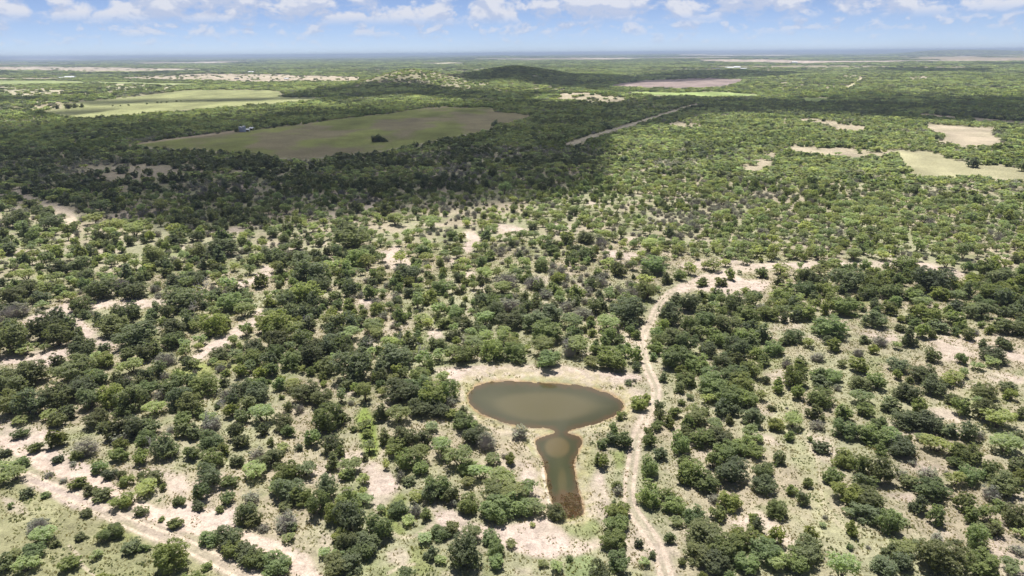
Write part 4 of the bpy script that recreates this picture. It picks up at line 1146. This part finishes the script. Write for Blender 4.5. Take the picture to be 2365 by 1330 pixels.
def choose(P, seed, clump):
    """Keep points by density, give each a kind."""
    g = np.random.default_rng(seed)
    x, y = P[:, 0], P[:, 1]
    col, clear, px, py, s = land(x, y)
    r = np.hypot(x, y)
    hpx = FOC * 3.6 / np.maximum(r, 50.0) * sstep(300, 600, r)
    x2, y2 = unproject(px, np.maximum(py - 0.65 * hpx, 128 - 0.0084 * (px - 300)))
    far2 = r > 350
    if far2.any():
        c2 = land(x2[far2], y2[far2])[1]
        clear = clear.copy()
        clear[far2] = np.maximum(clear[far2], c2)
    zi = zone_at(px, py)
    d = ZD[zi] * (0.72 + 0.56 * sstep(0.3, 0.7, fbm(x / clump, y / clump, 101, 3)))
    r = np.hypot(x, y)
    d = d * (1 - 0.55 * sstep(700, 1500, r) * sstep(0.46, 0.62, fbm(x / 130.0, y / 260.0, 111, 4)) * (ZM[zi][:, 0] < 0.3))
    d = d * (1 - sstep(0.25, 0.75, clear)) * (s > 10)
    keep = g.uniform(0, 1, len(x)) < d
    P, zi = P[keep], zi[keep]
    x, y = P[:, 0], P[:, 1]
    sc = np.log(ZM[zi] + 1e-3)
    for k in range(4):
        sc[:, k] += 3.2 * (fbm(x / clump, y / clump, 200 + 10 * k, 3) - 0.5) * 2 + 0.55 * g.gumbel(size=len(x))
    return P, sc.argmax(1), ZS[zi], g


# near scrub, plant by plant
P = candidates(82.0, 470.0, 3.3, R(43), 501)
P, kd, zs, g = choose(P, 502, 26.0)
# leave room round the plants set by hand
hp = plants[:, :2]
hr = plants[:, 2] / 2
ok = np.ones(len(P), bool)
w_new = np.array((4.4, 3.6, 4.0, 3.1))[kd] * zs * g.lognormal(0, 0.30, len(P))
for i0 in range(0, len(P), 2000):
    dd = np.hypot(P[i0:i0 + 2000, None, 0] - hp[None, :, 0], P[i0:i0 + 2000, None, 1] - hp[None, :, 1])
    ok[i0:i0 + 2000] = (dd > (0.80 * hr[None, :] + 0.30 * w_new[i0:i0 + 2000, None])).all(1)
# thin the near scrub so plants do not sit inside each other
order = g.permutation(len(P))
cellmap, keep = {}, np.zeros(len(P), bool)
for i in order:
    if not ok[i]:
        continue
    c = (int(P[i, 0] // 6), int(P[i, 1] // 6))
    bad = False
    for ax in (-1, 0, 1):
        for ay in (-1, 0, 1):
            for j in cellmap.get((c[0] + ax, c[1] + ay), ()):
                if (P[i, 0] - P[j, 0]) ** 2 + (P[i, 1] - P[j, 1]) ** 2 < (0.29 * (w_new[i] + w_new[j])) ** 2:
                    bad = True
                    break
            if bad:
                break
        if bad:
            break
    if not bad:
        keep[i] = True
        cellmap.setdefault(c, []).append(i)
P, kd, w_new = P[keep], kd[keep], w_new[keep]
h_new = w_new * np.array((0.78, 0.74, 0.72, 0.62))[kd] * g.uniform(0.85, 1.2, len(P))
auto = np.stack([P[:, 0], P[:, 1], w_new, h_new, kd, np.zeros(len(P))], 1)
near = np.vstack([plants, auto])
print("near plants", len(plants), len(auto))

# the 300 of each kind that show largest become single trees, the rest is scrub
px, py = project(near[:, 0], near[:, 1])
dist = np.sqrt(near[:, 0] ** 2 + near[:, 1] ** 2 + CAM_H ** 2)
inview = (px > -60) & (px < IW + 60) & (py > 100) & (py < IH + 60)
show = near[:, 2] * near[:, 3] / dist ** 2 * inview
single = np.zeros(len(near), bool)
for k in range(4):
    idx = np.where((near[:, 4] == k) & inview & (show > 0))[0]
    idx = idx[np.argsort(-show[idx])][:300]
    single[idx] = True

PLACES = [
    ("rim", None),
    ([(-300, 1085), (60, 1105), (200, 1165), (280, 1205), (420, 1265), (560, 1345), (560, 1500), (-400, 1500)], "on grass below the two-rut track"),
    ([(60, 1080), (280, 1110), (420, 1190), (560, 1245), (720, 1345), (560, 1345), (420, 1262), (280, 1205), (120, 1130)], "between two-rut track and pale wash"),
    ([(990, 940), (1300, 970), (1250, 1010), (1270, 1200), (1240, 1240), (980, 1180), (900, 1010)], "on bank beside the pond channel"),
    ([(1400, 900), (1520, 905), (1450, 1120), (1450, 1180), (1520, 1345), (1330, 1345), (1330, 1180), (1380, 1020)], "between pond channel and dirt track"),
    ([(830, 860), (1080, 860), (1130, 1000), (1000, 1000), (860, 980)], "in thicket at the pond's end"),
    ([(-300, 885), (260, 885), (260, 990), (0, 985), (-300, 985)], "in dark grove above pale wash"),
    ([(-300, 970), (640, 880), (860, 960), (1000, 1180), (1250, 1345), (720, 1345), (560, 1240), (300, 1150)], "on slope between wash and pond"),
    ([(1500, 860), (1760, 860), (1830, 1040), (1780, 1180), (1560, 1200), (1480, 1100), (1500, 960)], "in thicket along the dirt track"),
    ([(1540, 1200), (1930, 1210), (1930, 1345), (1560, 1345)], "in thicket below the grassy clearing"),
    ([(1760, 850), (2500, 850), (2500, 1345), (1930, 1345), (1780, 1180)], "on dry grass beyond track thicket"),
    ([(1030, 740), (1480, 690), (1490, 870), (1030, 860)], "on the pond's far shore"),
    ([(1490, 880), (1520, 700), (1800, 690), (1780, 880)], "where dirt track curves past pond"),
    ([(1780, 600), (2500, 600), (2500, 780), (1780, 780)], "in dark belt under sandy strip"),
    ([(1760, 740), (2500, 740), (2500, 880), (1760, 880)], "on sandy ground below dark belt"),
    ([(-300, 690), (620, 690), (620, 900), (-300, 900)], "beside pale sandy swath on slope"),
    ([(560, 580), (1030, 600), (1030, 900), (560, 900)], "in the green thicket above the pond"),
    ([(-300, 440), (650, 440), (650, 700), (-300, 700)], "near the looping pale track"),
    ([(1500, 430), (2500, 430), (2500, 610), (1500, 610)], "in mesquite flat above sandy strip"),
    ([(2000, 330), (2500, 330), (2500, 430), (2000, 430)], "on pale clearing beyond mesquite flat"),
    ([(700, 280), (1200, 280), (1200, 370), (700, 370)], "in the olive green field"),
    ([(-100, 225), (700, 225), (700, 262), (-100, 262)], "in the yellow green field"),
]
DEFAULT_PLACE = "in broken scrub short of shadow"
KNAME = {0: ("live_oak_tree", "tree", "dark live oak"), 1: ("evergreen_shrub", "shrub", "green evergreen shrub"),
         2: ("mesquite_tree", "tree", "pale green mesquite"), 3: ("brush_shrub", "shrub", "grey brush")}


def place_of(px, py):
    for poly, text in PLACES[1:]:
        if poly_sdf(np.array([px]), np.array([py]), poly, 1.0)[0] < 0:
            return text
    return DEFAULT_PLACE


zn = H(near[:, 0], near[:, 1])
SHOWN = np.where(single)[0]
rs = np.random.default_rng(77)
for i in SHOWN:
    x, y, w, h, k, hand = near[i]
    k = int(k)
    kind = KINDS[k]
    lv = 'hero' if w / dist[i] * FOC > 46 else 'full'
    crown, trunk, _j = SRC[kind, lv][rs.integers(len(SRC[kind, lv]))]
    name, cat, text = KNAME[k]
    root = new_obj(name, None, None, (x, y, zn[i] - 0.05))
    root.empty_display_size = 0.5
    root.rotation_euler = (0, 0, rs.uniform(0, 6.28))
    e = rs.uniform(0.88, 1.12)
    root.scale = (w * e, w / e, h)
    size = "large" if w > 6.2 else "small" if w < 3.6 else "medium"
    shape = "flat" if h / w < 0.62 else "tall" if h / w > 0.86 else "rounded"
    near_d = np.hypot(near[:, 0] - x, near[:, 1] - y) - near[:, 2] * 0.5
    near_d[i] = 99.0
    alone = "lone " if near_d.min() > w * 0.62 else ""
    pl = place_of(px[i], py[i])
    j = int(near_d.argmin())
    rel = "larger" if near[j, 2] > 1.15 * w else "smaller" if near[j, 2] < 0.87 * w else "similar"
    beside = "" if alone else f"next to {rel} {('oak', 'evergreen', 'mesquite', 'brush')[int(near[j, 4])]} "
    label = f"{alone}{size} {shape} {text} {beside}{pl}"
    tag(root, label, cat, f"{text} plants {pl}")
    new_obj("trunk", trunk, root)
    new_obj("crown", crown, root)

# ------------------------------------------------------------------ the rest of the scrub, nearest to farthest
rest = near[~single]
rz = zn[~single]
bins = {k: {'p': [], 's': [], 't': [], 'i': []} for k in range(4)}
OFF = {'full': 0, 'low': 5, 'clump': 10}


def add_points(k, pts, size, pick):
    b = bins[k]
    b['p'].append(pts)
    b['s'].append(size)
    b['t'].append(rng.uniform(0, 6.28, len(pts)))
    b['i'].append(pick)


for k in range(4):
    m = rest[:, 4] == k
    n = int(m.sum())
    e = rng.uniform(0.88, 1.12, n)
    add_points(k, np.stack([rest[m, 0], rest[m, 1], rz[m] - 0.05], 1), np.stack([rest[m, 2] * e, rest[m, 2] / e, rest[m, 3]], 1), OFF['full'] + rng.integers(0, 5, n))
for (r0, r1, cell, half, lvl, wbase, hbase, clump) in (
        (470, 1250, 4.4, R(42), 'low', 5.4, 3.2, 40.0),
        (1250, 3400, 9.5, R(41), 'clump', 12.5, 3.8, 90.0),
        (3400, 8500, 26.0, R(40), 'clump', 29.0, 4.8, 260.0),
        (8500, 17000, 95.0, R(40), 'clump', 95.0, 8.0, 700.0)):
    P = candidates(r0, r1, cell, half, int(r0))
    P, kd, zs, g = choose(P, int(r0) + 1, clump)
    z = H(P[:, 0], P[:, 1])
    s = zs * g.lognormal(0, 0.22, len(P))
    print("ring", r0, len(P))
    for k in range(4):
        m = kd == k
        n = int(m.sum())
        kw = (1.12, 0.95, 1.0, 0.85)[k]
        kh = (1.12, 0.95, 0.9, 0.75)[k]
        add_points(k, np.stack([P[m, 0], P[m, 1], z[m] - 0.1], 1),
                   np.stack([s[m] * wbase * kw * g.uniform(0.85, 1.15, n), s[m] * wbase * kw, np.sqrt(s[m]) * hbase * kh * g.uniform(0.75, 1.3, n)], 1), OFF[lvl] + g.integers(0, 5, n))
for k, kind in enumerate(KINDS):
    b = bins[k]
    src = [t[2] for lv in ('full', 'low', 'clump') for t in SRC[kind, lv]]
    nm, lb = {'oak': ("oak_woodland", "dark oak woodland spread over the far shaded plain"),
              'evergreen': ("evergreen_scrub", "mid green evergreen scrub spread over the rangeland"),
              'mesquite': ("mesquite_scrub", "pale green mesquite scrub spread over the rangeland"),
              'brush': ("grey_brush_cover", "thin grey brush spread between the greener scrub")}[kind]
    o = scatter_object(nm, lb, src, np.vstack(b['p']), np.vstack(b['s']), np.concatenate(b['t']), np.concatenate(b['i']))
    o['category'] = "scrub"

# ------------------------------------------------------------------ dead trees


def dead_tree_mesh(seed):
    g = np.random.default_rng(seed)
    parts = []

    def grow(p, d, ln, r, lvl):
        q = p + d * ln
        parts.append(tube(p, q, r, r * 0.6, 5))
        if lvl == 0:
            return
        for _ in range(3 if lvl > 1 else 2):
            nd = d * 0.7 + g.normal(size=3) * 0.55
            nd[2] = abs(nd[2]) * 0.7 + 0.1
            nd /= np.linalg.norm(nd)
            grow(q, nd, ln * g.uniform(0.6, 0.85), r * 0.6, lvl - 1)
    for s in range(2):
        d = np.array((g.normal() * 0.35, g.normal() * 0.35, 1.0))
        grow(np.array((g.normal() * 0.02, g.normal() * 0.02, -0.03)), d / np.linalg.norm(d), 0.30, 0.030, 3)
    v, f = join(parts)
    v[:, 2] /= v[:, 2].max()
    return v, f


dv = []
for s in range(3):
    v, f = dead_tree_mesh(300 + s)
    half = len(f) // 2
    dv.append(mesh_from(f"dead_tree_{s}", v, f, [M_DEADWOOD], smooth_shade=True))
for n, (t, x, y, w) in enumerate(((7, 1035, 480, 100), (7, 1385, 310, 110), (7, 1530, 215, 100), (5, 560, 1160, 120), (5, 400, 1090, 120), (5, 1575, 1130, 130), (4, 1400, 720, 120),
                                  (4, 1330, 860, 110), (4, 2100, 960, 110), (5, 210, 1100, 110), (7, 1460, 335, 90))):
    (bx, by), = T(t, [(x, y)])
    gx, gy = unproject(bx, by)
    mpp = math.sqrt(float(gx) ** 2 + float(gy) ** 2 + CAM_H ** 2) / FOC
    hh = w / 2.955 * mpp * 1.1
    o = new_obj("dead_tree", dv[n % 3], None, (float(gx), float(gy), float(H(np.array([float(gx)]), np.array([float(gy)]))[0])))
    o.scale = (hh * 0.8, hh * 0.8, hh)
    o.rotation_euler = (0, 0, n * 1.9)
    tag(o, f"bleached bare dead tree {place_of(bx, by)}", "dead tree", f"dead trees {place_of(bx, by)}")

# ------------------------------------------------------------------ grass tufts, weeds and russet waterweed close to the camera


def tuft_mesh(name, seed, n, spread, blade, width, mat):
    g = np.random.default_rng(seed)
    c = g.uniform(-spread, spread, (n, 2))
    nb = 9
    base = np.repeat(c, nb, 0) + g.normal(size=(n * nb, 2)) * 0.07
    sz = np.repeat(g.uniform(0.6, 1.3, n), nb)
    hgt = blade * sz * g.uniform(0.6, 1.2, n * nb)
    lean = g.normal(size=(n * nb, 2)) * hgt[:, None] * 0.45
    b0 = np.column_stack([base, np.full(n * nb, -0.02)])
    top = np.column_stack([base + lean, hgt])
    a = g.uniform(0, 6.28, n * nb)
    s = np.column_stack([np.cos(a), np.sin(a), np.zeros(n * nb)]) * width
    v = np.stack([b0 - s, b0 + s, top + s * 0.35, top - s * 0.35], 1).reshape(-1, 3)
    return mesh_from(name, v, np.arange(4 * n * nb).reshape(-1, 4), [mat], None, np.repeat(g.uniform(0, 1, n), nb))


dry = [tuft_mesh(f"dry_tuft_{i}", 400 + i, 10, 0.95, 0.17, 0.05, M_DRYGRASS) for i in range(4)]
weed = [tuft_mesh(f"weed_tuft_{i}", 420 + i, 8, 0.95, 0.19, 0.09, M_WEEDS) for i in range(4)]
rus = [tuft_mesh(f"russet_tuft_{i}", 440 + i, 7, 0.5, 0.16, 0.04, M_RUSSET) for i in range(3)]
P = candidates(84.0, 300.0, 1.75, R(42), 900)
g = np.random.default_rng(901)
col, clear, px_, py_, s_ = land(P[:, 0], P[:, 1])
greenness = sstep(0.02, 0.10, col[:, 1] - col[:, 0] + 0.06)
keep = (g.uniform(0, 1, len(P)) < (0.80 * (1 - 0.92 * sstep(0.35, 0.8, clear)))) & (s_ > 6)
P, gr = P[keep], greenness[keep]
isgreen = g.uniform(0, 1, len(P)) < 0.10 + 0.5 * gr
z = H(P[:, 0], P[:, 1])
for nm, lb, src, m in (("dry_grass", "short straw coloured grass tufts on the sandy ground", dry, ~isgreen), ("green_weeds", "low green weeds growing through the dry grass", weed, isgreen)):
    n = int(m.sum())
    sc = g.uniform(0.75, 1.35, n)
    o = scatter_object(nm, lb, src, np.column_stack([P[m], z[m]]), np.stack([sc, sc, sc * g.uniform(0.7, 1.4, n)], 1), g.uniform(0, 6.28, n), g.integers(0, 4, n))
    o['category'] = "grass"
# waterweed in the tail of the channel and along the rim
gx, gy = unproject(POND[:, 0], POND[:, 1], -0.5)
Q = np.stack([g.uniform(gx.min() - 1, gx.max() + 1, 60000), g.uniform(gy.min() - 1, gy.max() + 1, 60000)], 1)
qx, qy = project(Q[:, 0], Q[:, 1], -0.5)
sd = poly_sdf(qx, qy, POND, 40.0)
(tx, ty), = T(8, [(1590, 870)])
tail = np.hypot((qx - tx) / 36.0, (qy - ty) / 38.0)
pr = np.where((sd < 2) & (tail < 1.1), 0.20 * (1 - sstep(0.5, 1.1, tail)), 0)
pr = np.maximum(pr, np.where((sd < 3) & (sd > -5) & (qy > 1060), 0.05, 0))
m = g.uniform(0, 1, len(Q)) < pr
n = int(m.sum())
print("waterweed", n)
o = scatter_object("waterweed", "russet brown waterweed standing in the tail of the pond channel", rus, np.column_stack([Q[m], np.full(n, -0.5)]),
                   np.stack([g.uniform(0.5, 1.0, n)] * 2 + [g.uniform(0.5, 1.2, n)], 1), g.uniform(0, 6.28, n), g.integers(0, 3, n))
o['category'] = "waterweed"

# ------------------------------------------------------------------ buildings and tanks far off
M_WHITE = plain_material("white_painted_metal", (0.78, 0.78, 0.76), 0.5)
M_ROOF = plain_material("pale_metal_roof", (0.72, 0.73, 0.74), 0.35)
M_DARKROOF = plain_material("dark_roof", (0.10, 0.10, 0.11), 0.8)
M_WALLB = plain_material("tan_siding", (0.45, 0.39, 0.32), 0.8)
M_DOOR = plain_material("dark_door", (0.08, 0.07, 0.06), 0.8)  # one even dark brown for building doors and windows
M_STEEL = plain_material("galvanised_steel", (0.55, 0.56, 0.60), 0.45)


def box(x0, x1, y0, y1, z0, z1):
    v = np.array([(x, y, z) for z in (z0, z1) for y in (y0, y1) for x in (x0, x1)], float)
    f = np.array([(0, 2, 3, 1), (4, 5, 7, 6), (0, 1, 5, 4), (2, 6, 7, 3), (0, 4, 6, 2), (1, 3, 7, 5)])
    return v, f


def ground_z(x, y):
    return float(H(np.array([float(x)]), np.array([float(y)]))[0])


def barn(px, py, w, d, h, turn, wall, roof, name, label, group=None):
    gx, gy = unproject(px, py)
    root = new_obj(name, None, None, (float(gx), float(gy), ground_z(gx, gy) - 0.2))
    root.rotation_euler = (0, 0, turn)
    tag(root, label, "building", group)
    k = 0.72 if w > 8 else 1.0
    w, d, h = w * k, d * k, h * k
    v, f = box(-w / 2, w / 2, -d / 2, d / 2, 0, h)
    gab = np.array([(-w / 2, 0, h + d * 0.22), (w / 2, 0, h + d * 0.22)])
    v = np.vstack([v, gab])
    tri = np.array([(4, 6, 8), (7, 5, 9)])
    new_obj("wall", mesh_from("barn_wall", v, [f, tri], [wall]), root)
    o = 0.5
    hr_ = h + d * 0.22
    rv, rf = [], []
    for s in (-1, 1):
        b = len(rv)
        e = [(-w / 2 - o, s * (d / 2 + o), h - 0.15), (w / 2 + o, s * (d / 2 + o), h - 0.15), (w / 2 + o, 0, hr_ + 0.08), (-w / 2 - o, 0, hr_ + 0.08)]
        rv += e + [(a, bb, c + 0.18) for a, bb, c in e]
        rf += [(b, b + 1, b + 2, b + 3), (b + 4, b + 5, b + 6, b + 7), (b, b + 1, b + 5, b + 4), (b + 1, b + 2, b + 6, b + 5), (b + 2, b + 3, b + 7, b + 6), (b + 3, b, b + 4, b + 7)]
    new_obj("roof", mesh_from("barn_roof", np.array(rv), np.array(rf), [roof]), root)
    v, f = box(-1.8, 1.8, -d / 2 - 0.06, -d / 2 + 0.05, 0, min(h * 0.8, 3.6))
    new_obj("door", mesh_from("barn_door", v, f, [M_DOOR]), root)
    for s in (-1, 1):
        v, f = box(s * w * 0.32 - 0.7, s * w * 0.32 + 0.7, -d / 2 - 0.05, -d / 2 + 0.05, h * 0.35, h * 0.65)
        new_obj("window", mesh_from("barn_window", v, f, [M_DOOR]), root)


barn(1684, 159.2, 60, 26, 7, 0.15, M_WHITE, M_ROOF, "metal_barn", "white roofed long barn above the cloud shadowed wood")
barn(1702, 159.0, 42, 26, 9, -0.25, M_WHITE, M_ROOF, "ranch_house", "tall white ranch house beside the long barn")
barn(1716, 160.0, 46, 16, 5, 0.3, M_WALLB, M_ROOF, "shed", "low pale shed at the end of the ranch buildings")
barn(1654, 160.4, 46, 18, 5, 0.05, M_WALLB, M_DARKROOF, "shed", "brown roofed shed apart from the white ranch buildings")
barn(1834, 145.6, 60, 30, 10, 0.2, M_WHITE, M_ROOF, "metal_barn", "lone white barn at the edge of the far tan field")
barn(1183, 130.5, 110, 50, 16, 0.1, M_WHITE, M_ROOF, "metal_barn", "white building just under the skyline")
barn(163, 181.5, 62, 24, 6, -0.2, M_WHITE, M_ROOF, "metal_barn", "long white metal barn beside the tan strip")
barn(143, 182.0, 28, 12, 4, -0.2, M_WALLB, M_ROOF, "shed", "small pale shed beside the long white barn")
barn(580, 169.5, 34, 20, 6, 0.1, M_WHITE, M_ROOF, "farmhouse", "small white farmhouse on the tan ridge")
barn(662, 182.5, 22, 12, 4, 0.0, M_WALLB, M_ROOF, "farmhouse", "tan farmhouse among trees on the tan ridge")
barn(547, 182.0, 22, 12, 4, 0.3, M_WALLB, M_DARKROOF, "farmhouse", "dark roofed farmhouse among trees on the tan ridge")
barn(825, 167.3, 18, 14, 5, 0.0, M_WHITE, M_ROOF, "shed", "tiny white shed beside the low sunlit hill")


def storage_tank(px, py, r, h, label):
    gx, gy = unproject(px, py)
    root = new_obj("storage_tank", None, None, (float(gx), float(gy), ground_z(gx, gy) - 0.1))
    tag(root, label, "tank", "tanks of the battery at the field corner")
    n = 20
    v, f = tube((0, 0, 0), (0, 0, h), r, r, n)
    new_obj("shell", mesh_from("tank_shell", v, f, [M_STEEL], smooth_shade=True), root)
    v, f = tube((0, 0, h), (0, 0, h + r * 0.28), r * 1.03, 0.15, n)
    new_obj("roof", mesh_from("tank_roof", v, f, [M_WHITE], smooth_shade=True), root)
    v, f = join([box(-0.25 + q, -0.19 + q, -r - 0.3, -r - 0.24, 0, h + 0.6) for q in (0, 0.5)] + [box(-0.2, 0.3, -r - 0.29, -r - 0.25, k * 0.5, k * 0.5 + 0.05) for k in range(1, int(h * 2))])
    new_obj("ladder", mesh_from("tank_ladder", v, f, [M_STEEL]), root)


storage_tank(556.0, 303.4, 1.9, 5.6, "pale steel storage tank at the outer end of the row")
storage_tank(560.6, 303.3, 1.7, 5.0, "middle pale steel storage tank of the row")
storage_tank(564.6, 303.6, 1.8, 6.4, "tallest pale steel storage tank beside the low shed")
barn(571.5, 302.6, 4.5, 3.5, 2.4, 0.1, M_WHITE, M_ROOF, "shed", "small white shed beside the steel tanks")
barn(580.5, 299.5, 6.0, 4.0, 2.6, -0.2, M_WALLB, M_ROOF, "shed", "pale roofed tan shed behind the steel tanks")

# ------------------------------------------------------------------ clouds overhead that throw the shade on the plain


def build_clouds():
    m, n, l = material("cloud_vapour")
    v = N(n, 'ShaderNodeVolumePrincipled', i_Density=0.0064, i_Anisotropy=0.6)
    v.inputs['Color'].default_value = (1, 1, 1, 1)
    finish(n, l, v.outputs[0], True)
    base = 1150.0
    sx, sy = SUN_DIR.x / SUN_DIR.z * base, SUN_DIR.y / SUN_DIR.z * base
    words = ["broad white cumulus over the olive field and the dark woodland", "white cumulus over the wood beyond the olive field", "white cumulus over the dark round hill",
             "long white cumulus over the far mesquite plain", "distant white cumulus over the farthest wood", "white cumulus over the tan far strip", "thin white cumulus over the green far strip",
             "small white cumulus over the yellow green field", "small white cumulus over the field corner trees", "white cumulus over the pale dotted pasture"]
    for q, poly in enumerate(SHADES):
        dense = []
        P_ = np.array(poly, float)
        for a, b in zip(P_, np.roll(P_, -1, 0)):
            for t in np.linspace(0, 1, 9)[:-1]:
                dense.append(a + (b - a) * t)
        dense = np.array(dense)
        wx, wy = unproject(dense[:, 0], dense[:, 1])
        W = np.stack([wx, wy], 1)
        ext = W.max(0) - W.min(0)
        st = max(ext.max() / 150.0, 9.0)
        edge = float(np.clip(ext.min() * 0.16, 22.0, 70.0))
        xs, ys = np.arange(W[:, 0].min() - 2 * st, W[:, 0].max() + 2 * st, st), np.arange(W[:, 1].min() - 2 * st, W[:, 1].max() + 2 * st, st)
        X, Y = np.meshgrid(xs, ys)
        x, y = X.ravel(), Y.ravel()
        s = poly_sdf(x, y, W, 300.0)
        wob = (fbm(x / (edge * 2.2), y / (edge * 2.2), 300 + q, 4) - 0.5) * 2
        t = np.clip((-s + 0.4 * edge + wob * edge * 0.55) / edge, -1, 1)
        th = np.where(t > 0, 260.0 * sstep(0, 1, t) ** 0.8 * (0.75 + 0.5 * fbm(x / (edge * 1.3), y / (edge * 1.3), 330 + q, 4)), 0.0)
        ins = th > 1.0
        ny, nx = len(ys), len(xs)
        i = np.arange(ny - 1)[:, None] * nx
        j = np.arange(nx - 1)[None, :]
        f = np.stack([i + j, i + j + 1, i + nx + j + 1, i + nx + j], -1).reshape(-1, 4)
        f = f[ins[f].any(1)]
        if len(f) == 0:
            continue
        used = np.unique(f)
        rm = np.full(len(x), -1)
        rm[used] = np.arange(len(used))
        nu = len(used)
        top = np.stack([x[used] + sx, y[used] + sy, base + th[used] + 0.5], 1)
        bot = np.stack([x[used] + sx, y[used] + sy, np.full(nu, base)], 1)
        F = rm[f]
        # side walls along the open rim
        ed = np.concatenate([F[:, [0, 1]], F[:, [1, 2]], F[:, [2, 3]], F[:, [3, 0]]])
        key = np.sort(ed, 1)
        _u, inv, cnt = np.unique(key, axis=0, return_inverse=True, return_counts=True)
        rim = ed[cnt[inv.ravel()] == 1]
        side = np.stack([rim[:, 1], rim[:, 0], rim[:, 0] + nu, rim[:, 1] + nu], 1)
        me = mesh_from("cloud", np.vstack([top, bot]), np.vstack([F, F[:, ::-1] + nu, side]), [m])
        o = new_obj("cloud", me)
        tag(o, words[q], "cloud", "cumulus clouds overhead")


build_clouds()


# ------------------------------------------------------------------ haze
def build_haze():
    m, n, l = material("thin_air_haze")
    v = N(n, 'ShaderNodeVolumePrincipled', i_Density=7.5e-5, i_Anisotropy=0.0)
    v.inputs['Color'].default_value = (0.46, 0.56, 0.78, 1)
    finish(n, l, v.outputs[0], True)
    s = 62000.0
    v_, f_ = box(-s, s, -s, s, -30.0, 122.0)
    me = mesh_from("haze", v_, f_, [m])
    o = new_obj("haze", me)
    tag(o, "thin blue haze over the whole plain", "haze", None, 'stuff')


build_haze()
